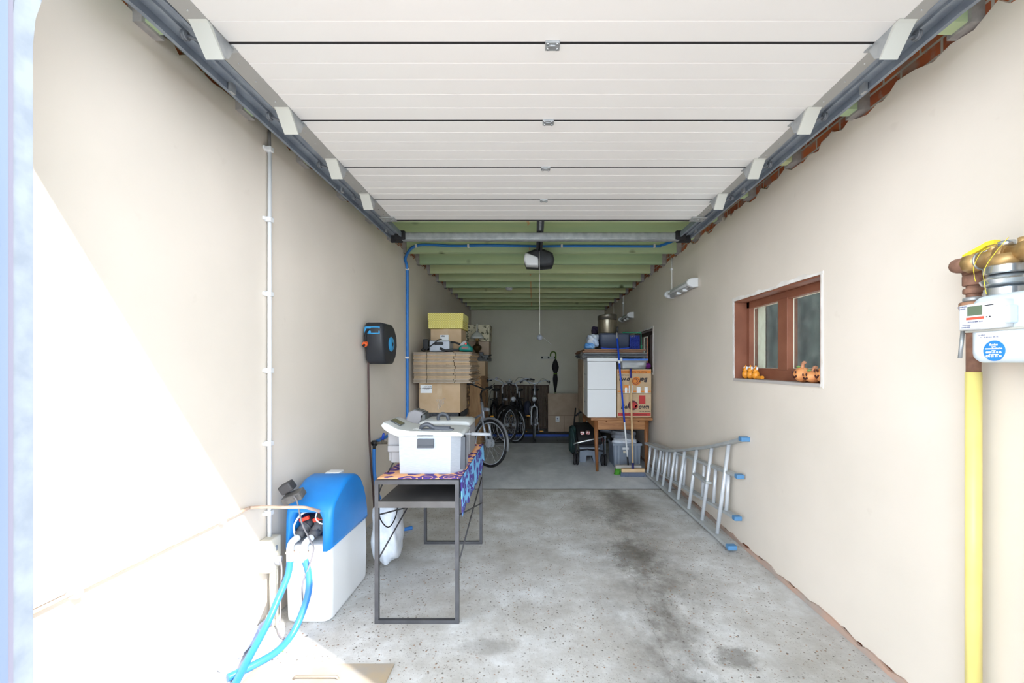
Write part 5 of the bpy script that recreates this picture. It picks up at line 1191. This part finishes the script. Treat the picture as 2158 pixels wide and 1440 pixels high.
b.xf(k, Matrix.Translation((1.045, 6.12, 2.126))); obj('lid', b, M('lid_steel', (112, 108, 100), 0.35, 0.8), kp)
obj('hinge', MB().box(1.175, 1.20, 6.09, 6.15, 1.96, 2.03, 0.006), black_pl, kp)
kc = thing('mesh_crate', 'blue mesh folding crate beside the dark plastic bin', 'crate', (1.41, 6.3, 1.706))
mc = MB(); bl = M('blue_crate_plastic', (28, 58, 176), 0.5)
for i in range(8):
    x = 1.36 + 0.125 * i / 7; mc.box(x - 0.003, x + 0.003, 6.03, 6.037, 1.708, 1.90)
for j in range(9):
    z = 1.712 + 0.186 * j / 8; mc.box(1.357, 1.488, 6.03, 6.037, z - 0.003, z + 0.003)
mc.box(1.355, 1.49, 6.04, 6.6, 1.708, 1.716).box(1.355, 1.36, 6.04, 6.6, 1.71, 1.90).box(1.485, 1.49, 6.04, 6.6, 1.71, 1.90).box(1.355, 1.49, 6.59, 6.6, 1.71, 1.90)
obj('mesh_walls', mc, bl, kc)
one('green_folding_frame', MB().tube([(1.24, 6.0, 1.937), (1.50, 6.005, 1.935), (1.505, 6.005, 1.72)], 0.008, 8).cyl((1.505, 6.005, 1.706), (1.505, 6.005, 1.76), 0.012), M('green_plastic', (34, 130, 96), 0.5), 'thin green plastic frame around the blue mesh crate', 'frame')
one('carrier_bag', MB().bag(0.74, 0.925, 5.99, 6.25, 1.715, 1.925, 22, 0.22), M('printed_white_bag', (214, 218, 226), 0.5, rgb2=(172, 196, 226), scale=9, bump=0.5), 'crumpled white carrier bag left of the dark plastic bin', 'bag')
one('blue_bag', MB().bag(0.70, 0.86, 5.975, 6.1, 1.706, 1.80, 33, 0.25), M('blue_bag_plastic', (60, 132, 204), 0.5, rgb2=(130, 176, 222), scale=12, bump=0.5), 'small blue plastic bag at the left end of the boards', 'bag')
one('dark_bag', MB().bag(0.86, 0.97, 6.35, 6.55, 1.932, 2.07, 44, 0.25), M('purple_black_fabric', (44, 34, 58), 0.8), 'dark cloth bag behind the metal pot', 'bag')
one('plastic_wrap', MB().bag(0.67, 0.755, 5.98, 6.4, 1.565, 1.70, 55, 0.3), M('crumpled_dark_wrap', (78, 72, 70), 0.5, rgb2=(160, 158, 160), scale=22, bump=0.7), 'crumpled dark plastic wrap hanging off the left end of the boards', 'wrap')

# brooms leaning on the load
def broom(lab, foot, top, parts, head_mat, bristle, hw, cat='broom'):
    t = thing('broom', lab, cat, (foot[0], foot[1], 0), 'brooms leaning on the loaded table')
    f, e = Vector(foot), Vector(top)
    for nm, a, c, r, m in parts: obj(nm, MB().cyl(f + (e - f) * a, f + (e - f) * c, r), m, t)
    obj('head', MB().box(f.x - hw, f.x + hw, f.y - 0.03, f.y + 0.03, f.z - 0.045, f.z, 0.006), head_mat, t)
    b = MB(); rnd = random.Random(int(hw * 1000))
    for i in range(70):
        for j in (-1, 0, 1):
            x = -hw + 0.006 + (2 * hw - 0.012) * i / 69
            b.tube([(f.x + x, f.y + 0.018 * j, f.z - 0.045), (f.x + x * 1.10 + rnd.uniform(-0.006, 0.006), f.y + 0.026 * j - 0.008, 0.0)], [0.0035, 0.0042], 4)
    o = obj('bristles', b, bristle, t); o['kind'] = 'stuff'
    return t
bl_pole = M('blue_metal_pole', (28, 78, 206), 0.35)
broom('broom with long blue and white pole and green bristles', (1.275, 5.80, 0.125), (1.135, 5.885, 1.93),
      [('socket', -0.01, 0.06, 0.012, black_pl), ('lower_pole', 0.05, 0.34, 0.0105, white_pl), ('upper_pole', 0.32, 0.955, 0.0125, bl_pole), ('pole_collar', 0.765, 0.79, 0.0155, white_pl), ('pole_end', 0.95, 1.0, 0.010, grey_trim)], M('grey_wood_head', (176, 172, 168), 0.7), M('green_bristle', (74, 148, 40), 0.7), 0.175)
broom('broom with pale wooden handle and grey-blue bristles', (1.315, 5.70, 0.10), (1.325, 5.875, 1.43),
      [('socket', -0.02, 0.055, 0.017, M('navy_socket', (40, 38, 100), 0.5)), ('handle', 0.05, 0.92, 0.0125, wood_pale), ('handle_cap', 0.905, 1.0, 0.015, M('navy_cap', (48, 44, 120), 0.5))], wood_pale, M('grey_bristle', (104, 114, 136), 0.8), 0.155)

# under the table
def crate(name, lab, x0, x1, y0, y1, h, extra=True):
    t = thing(name, lab, 'crate', ((x0 + x1) / 2, (y0 + y1) / 2, 0))
    b = MB(); V = []; cx, cy = (x0 + x1) / 2, (y0 + y1) / 2
    for z, k in ((0.0, 0.93), (h, 1.0)): V += [(cx + (x - cx) * k, cy + (y - cy) * k, z) for x, y in rrect(x0, x1, y0, y1, 0.02, 2)]
    n = len(V) // 2
    b.add(V, [tuple(range(n)), tuple(n + i for i in range(n))] + [(i, (i + 1) % n, n + (i + 1) % n, n + i) for i in range(n)], False)
    obj('body', b, grey_pl, t)
    r = MB(); r.box(x0 - 0.008, x1 + 0.008, y0 - 0.008, y1 + 0.008, h - 0.035, h, 0.005)
    for q in (0.08, 0.2, 0.8, 0.92): r.box(x0 + (x1 - x0) * q - 0.01, x0 + (x1 - x0) * q + 0.01, y0 - 0.006, y0 + 0.02, 0.02, h - 0.03, 0.003)
    obj('ribs', r, M(name + '_rib', (142, 152, 166), 0.55), t)
    return t
cr = crate('plastic_crate', 'grey plastic crate under the table behind the brooms', 1.145, 1.555, 6.20, 6.62, 0.345)
obj('sticker', MB().box(1.28, 1.37, 6.185, 6.20, 0.255, 0.285), white_pl, cr)
obj('sticker', MB().box(1.29, 1.36, 6.185, 6.20, 0.205, 0.24), cream_pl, cr)
one('grey_sack', MB().bag(1.13, 1.53, 6.22, 6.6, 0.345, 0.52, 61, 0.16), fabric_grey, 'grey plastic sack filling the top of the front crate', 'bag')
one('white_bag', MB().bag(1.12, 1.53, 6.185, 6.35, 0.315, 0.415, 62, 0.16), bag_white, 'white plastic bag folded over the rim of the front crate', 'bag')
crate('plastic_crate', 'second grey crate further back under the table', 0.985, 1.135, 6.78, 7.3, 0.36)
one('grey_sheet', MB().bag(0.96, 1.45, 6.75, 7.28, 0.362, 0.565, 63, 0.15), fabric_grey, 'crumpled grey plastic sheet on the rear crate under the table', 'sheet')
sc = thing('stroller', 'black folded stroller with silver bar and red checked lining under the table', 'stroller', (0.8, 6.7, 0))
blk = M('black_stroller_fabric', (26, 26, 30), 0.8)
obj('seat', MB().rprism([(6.42, 0.33), (6.45, 0.40), (6.85, 0.52), (7.1, 0.53), (7.1, 0.36), (6.7, 0.27), (6.45, 0.28)], 'x', 0.66, 1.02, 0.025), blk, sc)
chk = M('red_check_fabric', (186, 44, 54), 0.8, rgb2=(235, 225, 222), scale=40, lo=0.5, hi=0.55)
for a in ((0.70, 0.76, 6.448, 6.54, 0.425, 0.475), (0.785, 0.845, 6.448, 6.54, 0.43, 0.48), (1.03, 1.06, 6.42, 6.55, 0.28, 0.37)): obj('lining', MB().box(*a, 0.012), chk, sc)
obj('front_bar', MB().tube([(0.595, 6.40, 0.295), (0.63, 6.37, 0.32), (0.75, 6.36, 0.348), (0.93, 6.37, 0.388), (1.03, 6.42, 0.40)], 0.014, 10, smooth=5), chrome, sc)
obj('chassis', MB().tube([(0.63, 6.40, 0.30), (0.62, 6.38, 0.15), (0.62, 6.37, 0.09)], 0.012, 8).tube([(1.04, 6.42, 0.40), (1.03, 6.32, 0.2), (1.02, 6.27, 0.09)], 0.012, 8).tube([(0.62, 6.40, 0.20), (0.80, 6.45, 0.21), (1.03, 6.36, 0.2)], 0.012, 8).tube([(0.64, 6.45, 0.3), (0.66, 7.1, 0.5), (0.70, 7.25, 0.75)], 0.012, 8).tube([(1.02, 6.45, 0.3), (1.02, 7.1, 0.5), (0.86, 7.25, 0.75)], 0.012, 8).tube([(0.70, 7.25, 0.62), (0.80, 7.25, 0.69), (0.88, 7.25, 0.62)], 0.014, 8, smooth=4), blk, sc)
for x, y in ((0.595, 6.34), (0.64, 6.34), (1.00, 6.27), (1.045, 6.27), (0.64, 7.1), (1.02, 7.1)):
    wh = obj('wheel', MB().ring((x, y, 0.087), 0.07, 0.017, (1, 0, 0), 10, 28), rubber, sc)
    obj('wheel_hub', MB().cyl((x - 0.012, y, 0.087), (x + 0.012, y, 0.087), 0.055), M('dark_hub', (78, 80, 86), 0.5), wh)
one('green_bag', MB().bag(0.535, 0.655, 6.50, 6.86, 0.10, 0.56, 71, 0.14), M('dark_green_fabric', (26, 58, 56), 0.7, rgb2=(18, 40, 42), scale=8), 'dark green bag hanging on the left side of the stroller', 'bag')
gs = thing('step_stool', 'grey plastic step stool beneath the black stroller', 'step stool', (0.82, 6.62, 0))
obj('body', MB().prism([(0.685, 0.0), (0.70, 0.21), (0.99, 0.21), (1.005, 0.0), (0.905, 0.0), (0.885, 0.10), (0.80, 0.10), (0.785, 0.0)], 'y', 6.52, 6.76), grey_pl, gs)
obj('top_plate', MB().box(0.69, 1.0, 6.51, 6.77, 0.20, 0.225, 0.006), M('stool_top', (150, 158, 170), 0.5), gs)

# ------------------------------------------------------------------ ladder
ld = thing('ladder', 'aluminium two-section ladder lying on its side against the right wall', 'ladder', (1.6, 4.5, 0))
alu = M('aluminium', (222, 226, 232), 0.35, 0.25, (208, 213, 220), 8)
rail_m = M('dull_aluminium_rail', (198, 202, 202), 0.45, 0.25, (182, 186, 188), 8)
fy = [5.85, 5.4, 5.04, 4.82, 4.55, 4.25, 3.93, 3.61, 3.38]
fw = [0.375, 0.395, 0.435, 0.48, 0.54, 0.615, 0.695, 0.79, 0.865]
def lerp(xs, vs, x):
    for i in range(len(xs) - 1):
        if xs[i] >= x >= xs[i + 1]: return vs[i] + (vs[i + 1] - vs[i]) * (xs[i] - x) / (xs[i] - xs[i + 1])
    return vs[-1] if x < xs[-1] else vs[0]
def fpos(y, q):                 # point on the leaning front section, q=0 foot, q=1 top
    w_ = lerp(fy, fw, y); z = 0.035 + w_ * q
    xb = 1.51 + (5.85 - y) / 2.47 * 0.055; xt = 1.545 + (5.85 - y) / 2.47 * 0.125
    return Vector((xb + (xt - xb) * q, y, z))
def railpath(mb, pts, w_, h_):
    V = []
    for i, p in enumerate(pts): V += [(p.x - w_ / 2, p.y, p.z - h_ / 2), (p.x + w_ / 2, p.y, p.z - h_ / 2), (p.x + w_ / 2, p.y, p.z + h_ / 2), (p.x - w_ / 2, p.y, p.z + h_ / 2)]
    n = len(pts)
    F = [(0, 1, 2, 3), tuple(4 * (n - 1) + j for j in range(4))] + [(4 * i + j, 4 * i + (j + 1) % 4, 4 * i + 4 + (j + 1) % 4, 4 * i + 4 + j) for i in range(n - 1) for j in range(4)]
    return mb.add(V, F, False)
yy = [5.85 - (5.85 - 3.40) * i / 24 for i in range(25)]
for q in (0, 1): obj('rail', railpath(MB(), [fpos(y, q) for y in yy], 0.065, 0.026), rail_m, ld)
cap_m = M('blue_end_cap', (88, 140, 186), 0.5)
for q in (0, 1):
    p = fpos(3.40, q); obj('rail_cap', MB().box(p.x - 0.036, p.x + 0.036, p.y - 0.035, p.y + 0.02, p.z - 0.018, p.z + 0.018, 0.005), cap_m, ld)
for y in (5.70, 5.50, 5.30, 5.08, 4.84, 4.57, 4.27, 3.95, 3.64):
    obj('rung', MB().cyl(fpos(y, 0) + Vector((0, 0, 0.01)), fpos(y, 1) - Vector((0, 0, 0.01)), 0.0165), alu, ld)
def rpos(y, q):
    z0 = 0.085 + (5.80 - y) / 2.35 * 0.165; w_ = 0.335
    return Vector((1.60 + (5.80 - y) / 2.35 * 0.03 + 0.02 * q, y, z0 + w_ * q))
yy = [5.80, 4.6, 3.44]
for q in (0, 1):
    obj('rail', railpath(MB(), [rpos(y, q) for y in yy], 0.055, 0.024), rail_m, ld)
    p = rpos(3.44, q); obj('rail_cap', MB().box(p.x - 0.031, p.x + 0.031, p.y - 0.03, p.y + 0.02, p.z - 0.017, p.z + 0.017, 0.005), cap_m, ld)
for k in range(9):
    y = 5.62 - 0.25 * k if k < 8 else 3.62
    obj('rung', MB().cyl(rpos(y, 0) + Vector((0, 0, 0.01)), rpos(y, 1) - Vector((0, 0, 0.01)), 0.0155), alu, ld)
obj('guide_bracket', MB().box(1.575, 1.63, 3.92, 4.26, 0.385, 0.41, 0.004), rail_m, ld)

# ------------------------------------------------------------------ strip lights on the right wall
def strip_light(lab, y0, z0, clab):
    t = thing('strip_light', lab, 'light fixture', (1.64, y0 + 0.4, z0 - 0.06), 'strip lights on the right wall')
    L_ = 0.80
    obj('base', MB().box(1.64, 1.70, y0, y0 + L_, z0 - 0.045, z0 + 0.045, 0.015), M('light_base', (176, 178, 180), 0.5), t)
    obj('diffuser', MB().rprism([(1.60, z0 - 0.03), (1.59, z0), (1.60, z0 + 0.03), (1.645, z0 + 0.04), (1.645, z0 - 0.04)], 'y', y0 + 0.03, y0 + L_ - 0.03, 0.01), CLEAR, t)
    obj('lamp_tube', MB().cyl((1.625, y0 + 0.04, z0), (1.625, y0 + L_ - 0.04, z0), 0.013), white_pl, t)
    for a in (y0, y0 + L_ - 0.05): obj('end_piece', MB().rprism([(1.66 - 0.08 * math.sin(PI * i / 10), z0 - 0.05 * math.cos(PI * i / 10)) for i in range(11)] + [(1.70, z0 + 0.05), (1.70, z0 - 0.05)], 'y', a - 0.005, a + 0.055, 0.012), white_pl, t)
    for a in (0.25, 0.5): obj('latch', MB().box(1.61, 1.66, y0 + L_ * a, y0 + L_ * a + 0.03, z0 - 0.06, z0 - 0.03, 0.004), white_pl, t)
    c = thing('light_conduit', clab, 'conduit', (1.69, y0 + 0.9, z0))
    yc = y0 + L_ + 0.03
    obj('pipe', MB().cyl((1.688, yc, z0 + 0.03), (1.688, yc, 2.80), 0.0095).tube([(1.688, yc, z0 + 0.03), (1.685, yc - 0.03, z0 + 0.01)], 0.008, 8), M('grey_conduit', (226, 226, 222), 0.6), c)
    for z in (z0 + 0.06, z0 + 0.32): obj('clip', MB().box(1.672, 1.70, yc - 0.02, yc + 0.02, z - 0.012, z + 0.012, 0.003), white_pl, c)
strip_light('grey plastic strip light on the right wall nearest the small window', 4.42, 2.34, 'short grey conduit above the front strip light')
strip_light('strip light further back on the right wall behind the metal pot', 7.28, 2.34, 'short conduit above the rear strip light')
one('wall_conduit', MB().cyl((1.688, 9.1, 2.3), (1.688, 9.1, 2.8), 0.0095), cream_pl, 'rearmost thin conduit high on the right wall near the back corner', 'conduit')

# ------------------------------------------------------------------ figurines on the first window sill
orange = M('orange_glaze', (240, 160, 50), 0.35, rgb2=(226, 140, 40), scale=20)
pumpm = M('pumpkin_paint', (236, 166, 104), 0.5, rgb2=(222, 138, 86), scale=8)
facem = M('figurine_face', (70, 30, 22), 0.5)
leafm = M('figurine_leaf', (128, 160, 96), 0.5); stemm = M('figurine_stem', (206, 150, 116), 0.6)
SZ = 1.370
def cat(y, h, lab, tail=False):
    t = thing('cat_figurine', lab, 'figurine', (1.75, y, SZ), 'orange cat figurines on the window sill')
    X = 1.745
    obj('body', MB().ball((X, y, SZ + 0.33 * h), 0.028, 0.030, 0.33 * h).ball((X - 0.004, y, SZ + 0.66 * h), 0.021, 0.023, 0.2 * h), orange, t)
    e = MB()
    for s in (-1, 1): e.ball((X, y + 0.020 * s, SZ + 0.82 * h), 0.008, 0.010, 0.014)
    obj('ears', e, white_pl, t)
    obj('tuft', MB().ball((X, y, SZ + 0.92 * h), 0.007, 0.007, 0.016), orange, t)
    f = MB()
    for s in (-1, 1): f.ball((X - 0.022, y + 0.008 * s, SZ + 0.68 * h), 0.003, 0.003, 0.006)
    f.ball((X - 0.024, y, SZ + 0.56 * h), 0.004, 0.007, 0.003)
    obj('face', f, facem, t)
    if tail: obj('tail', MB().tube([(X, y - 0.02, SZ + 0.014), (X - 0.005, y - 0.07, SZ + 0.014), (X - 0.005, y - 0.11, SZ + 0.016)], 0.013, 10, smooth=4), orange, t)
cat(3.525, 0.105, 'smiling orange cat figurine farthest into the window corner')
cat(3.445, 0.105, 'middle orange cat figurine of the three on the sill')
cat(3.365, 0.102, 'orange cat figurine of the three with its tail stretched along the sill', True)
def pumpkin(y, r, h, lab, X=1.755, tall=False):
    t = thing('pumpkin_figurine', lab, 'figurine', (X, y, SZ), 'pumpkin figurines on the window sill')
    def rib(d):
        a = math.atan2(d.y, d.x); k = 1 - 0.07 * abs(math.sin(4.5 * a))
        if tall: k *= 1 - 0.28 * max(d.z, 0)
        return k
    obj('body', MB().ball((X, y, SZ + h * 0.5), r, r, h * 0.5, 36, 16, rib), pumpm, t)
    obj('stem', MB().tube([(X, y, SZ + h * 0.95), (X, y - 0.004, SZ + h * 1.12), (X - 0.004, y - 0.02, SZ + h * 1.3), (X - 0.004, y - 0.034, SZ + h * 1.28)], [0.012, 0.009], 10, smooth=4), leafm if tall else stemm, t)
    obj('leaf', MB().ball((X - 0.01, y + (0.024 if not tall else -0.01), SZ + h * 1.02), 0.012, 0.018, 0.008), leafm, t)
    f = MB()
    for s in (-0.3, 0.35): f.ball((X - r * 0.93, y + s * r + 0.01, SZ + h * 0.66), 0.004, 0.006, 0.010)
    f.tube([(X - r * 0.86, y + 0.45 * r, SZ + h * 0.42), (X - r * 0.96, y + 0.1 * r, SZ + h * 0.30), (X - r * 0.88, y - 0.3 * r, SZ + h * 0.44)], 0.006, 8, smooth=4)
    obj('face', f, facem, t)
pumpkin(2.795, 0.052, 0.098, 'taller round smiling pumpkin figurine with curled stem, farthest of the three')
pumpkin(2.685, 0.052, 0.075, 'squat laughing pumpkin figurine with green leaf in the middle of the three')
pumpkin(2.585, 0.046, 0.115, 'tall pumpkin figurine with green top partly hidden by the near window edge', 1.755, True)

# ------------------------------------------------------------------ gas meter and pipes on the right wall
gm = thing('gas_meter', 'white gas meter with display and round blue sticker on the right wall', 'gas meter', (1.58, 1.3, 1.488))
bp_ = rrect(1.10, 1.472, 1.488, 1.712, 0.03, 4)
obj('body', MB().rprism(bp_, 'x', 1.50, 1.665, 0.018), meterbody, gm)
obj('seam', MB().box(1.492, 1.672, 1.09, 1.482, 1.592, 1.600, 0.002), M('meter_seam', (196, 196, 188), 0.5), gm)
dp = obj('display_unit', MB().rprism([(1.335, 1.600), (1.468, 1.598), (1.4685, 1.684), (1.335, 1.688)], 'x', 1.458, 1.502, 0.006), white_pl, gm)
FX = 1.4575
obj('lcd', MB().box(FX - 0.0008, FX + 0.002, 1.390, 1.437, 1.645, 1.676), lcd, dp)
obj('red_strip', MB().box(FX - 0.0008, FX + 0.002, 1.384, 1.441, 1.6315, 1.6395), M('red_strip', (244, 92, 70), 0.5), dp)
tx = MB()
text(tx, 'FLONIDAN', 0.006, face_left(FX - 0.0006, 1.455, 1.677)); text(tx, 'G4 SCHS', 0.006, face_left(FX - 0.0006, 1.455, 1.670)); text(tx, '7FLO 21 0086 2150', 0.006, face_left(FX - 0.0006, 1.412, 1.6235)); text(tx, 'Qmax 6 m3/h', 0.005, face_left(FX - 0.0006, 1.44, 1.614)); text(tx, 'CE M20 0200', 0.0055, face_left(FX - 0.0006, 1.443, 1.607))
obj('lettering', tx, ink_grey, dp)
obj('buttons', MB().cyl((FX - 0.001, 1.376, 1.636), (FX + 0.002, 1.376, 1.636), 0.002, n=10).cyl((FX - 0.001, 1.366, 1.6365), (FX + 0.002, 1.366, 1.6365), 0.002, n=10).box(FX - 0.0008, FX + 0.002, 1.356, 1.382, 1.672, 1.6745), ink, dp)
obj('battery_cover', MB().box(1.47, 1.50, 1.322, 1.338, 1.612, 1.668, 0.004), M('cover_tint', (204, 218, 232), 0.4), dp)
SX = 1.4985
obj('paper_label', MB().box(SX - 0.0006, SX + 0.003, 1.352, 1.448, 1.562, 1.590), ink_white, gm)
tx = MB(); text(tx, 'FLUVIUS', 0.006, face_left(SX - 0.0008, 1.43, 1.580)); text(tx, 'Nr. 78 402 021 085 861', 0.006, face_left(SX - 0.0008, 1.405, 1.572)); obj('label_lettering', tx, ink_grey, gm)
st = obj('round_sticker', MB().cyl((SX - 0.0008, 1.392, 1.527), (SX + 0.003, 1.392, 1.527), 0.033, n=40), stick_blue, gm)
tx = MB()
for body, s_, z in (('fluvius', 0.010, 1.547), ('website', 0.004, 1.5405), ('www.fluvius.be', 0.0085, 1.5345), ('gasgeur', 0.004, 1.528), ('0800 65 0 65', 0.009, 1.522), ('alle andere vragen', 0.004, 1.5155), ('078 35 35 34', 0.009, 1.509)):
    text(tx, body, s_, face_left(SX - 0.0016, 1.392, z), 0.0003, bold=0.0003)
obj('sticker_lettering', tx, ink_white, st)
obj('mounting_rod', MB().cyl((1.50, 1.505, 1.505), (1.505, 1.50, 1.60), 0.006), galv, gm)
obj('bracket', MB().box(1.51, 1.69, 1.472, 1.50, 1.59, 1.602), rust, gm)
def hexn(mb, c, r, z0, z1, n=6):
    return mb.lathe([(r * 0.92, z0), (r, z0 + 0.004), (r, z1 - 0.004), (r * 0.92, z1)], c, (0, 0, 1), n)
VX, VY, VZ = 1.585, 1.433, 1.85
rg = MB(); hexn(rg, (VX, VY, 0), 0.055, 1.712, 1.742, 8); rg.lathe([(0.04, 1.742), (0.06, 1.752), (0.066, 1.765), (0.055, 1.775), (0.04, 1.785)], (VX, VY, 0)); hexn(rg, (VX, VY, 0), 0.056, 1.786, 1.816, 8)
obj('union_nuts', rg, chrome, gm)

gv = thing('gas_pipe', 'vertical gas pipe, yellow below and rusty above, with brass valve on the right wall', 'pipe', (1.63, 1.585, 0))
obj('yellow_pipe', MB().cyl((1.63, 1.585, 0.0), (1.63, 1.585, 1.455), 0.0235, n=24), M('yellow_pipe_paint', (250, 234, 146), 0.35, rgb2=(246, 229, 132), scale=5), gv)
obj('rusty_pipe', MB().cyl((1.63, 1.585, 1.44), (1.63, 1.585, 1.84), 0.021, n=20).tube([(1.63, 1.585, 1.80), (1.63, 1.60, 1.845), (1.605, 1.615, 1.855), (1.585, 1.59, 1.85), (1.585, 1.55, 1.85)], 0.027, 14, smooth=5), rust, gv)
nt_ = MB(); hexn(nt_, (1.63, 1.585, 0), 0.040, 1.688, 1.715, 8); obj('copper_nut', nt_, terra, gv)
nt_ = MB(); hexn(nt_, (1.63, 1.585, 0), 0.030, 1.716, 1.732, 8); obj('grey_nut', nt_, galv, gv)
nt_ = MB(); hexn(nt_, (1.63, 1.585, 0), 0.030, 1.745, 1.765, 8); hexn(nt_, (1.63, 1.585, 0), 0.031, 1.775, 1.815, 8); obj('rusty_union', nt_, rust, gv)
bv = MB().cyl((VX, 1.56, VZ), (VX, 1.515, VZ), 0.034, n=8).cyl((VX, 1.52, VZ), (VX, 1.42, VZ), 0.028, n=20).cyl((VX, 1.45, VZ), (VX, 1.42, VZ + 0.002), 0.037, n=8).cyl((VX, 1.43, VZ), (VX, 1.05, VZ + 0.004), 0.026, n=20).cyl((VX, 1.38, VZ), (VX, 1.33, VZ), 0.036, n=8).cyl((VX, VY, 1.812), (VX, VY, VZ), 0.046, n=20).cyl((VX, 1.475, VZ + 0.02), (VX, 1.475, VZ + 0.045), 0.014).cyl((VX, 1.385, VZ + 0.02), (VX, 1.385, VZ + 0.046), 0.012, n=8)
obj('brass_valve', bv, brass, gv)
obj('valve_cap', MB().cyl((VX, VY, VZ + 0.03), (VX, VY, VZ + 0.046), 0.022, n=24), chrome, gv)
hd = MB(); hd.prism([(1.462, VZ + 0.045), (1.488, VZ + 0.045), (1.505, VZ + 0.038), (1.57, VZ + 0.020), (1.57, VZ + 0.034), (1.505, VZ + 0.054), (1.488, VZ + 0.060), (1.462, VZ + 0.060)], 'x', VX - 0.012, VX + 0.012)
obj('lever', hd, yellow, gv)
obj('seal_ring', MB().ring((VX, 1.512, VZ), 0.030, 0.004, (0, 1, 0), 8, 24), chrome, gv)
obj('seal_wire', MB().tube([(VX - 0.03, 1.44, VZ + 0.035), (VX - 0.045, 1.47, VZ + 0.02), (VX - 0.04, 1.50, VZ - 0.02), (VX - 0.03, 1.51, VZ - 0.05), (VX - 0.03, 1.505, VZ - 0.075)], 0.0010, 6, smooth=6).tube([(VX - 0.03, 1.40, VZ + 0.05), (VX - 0.06, 1.415, VZ), (VX - 0.068, 1.44, VZ - 0.05), (VX - 0.066, 1.44, VZ - 0.1), (VX - 0.055, 1.445, VZ - 0.13)], 0.0010, 6, smooth=6), yellow, gv)
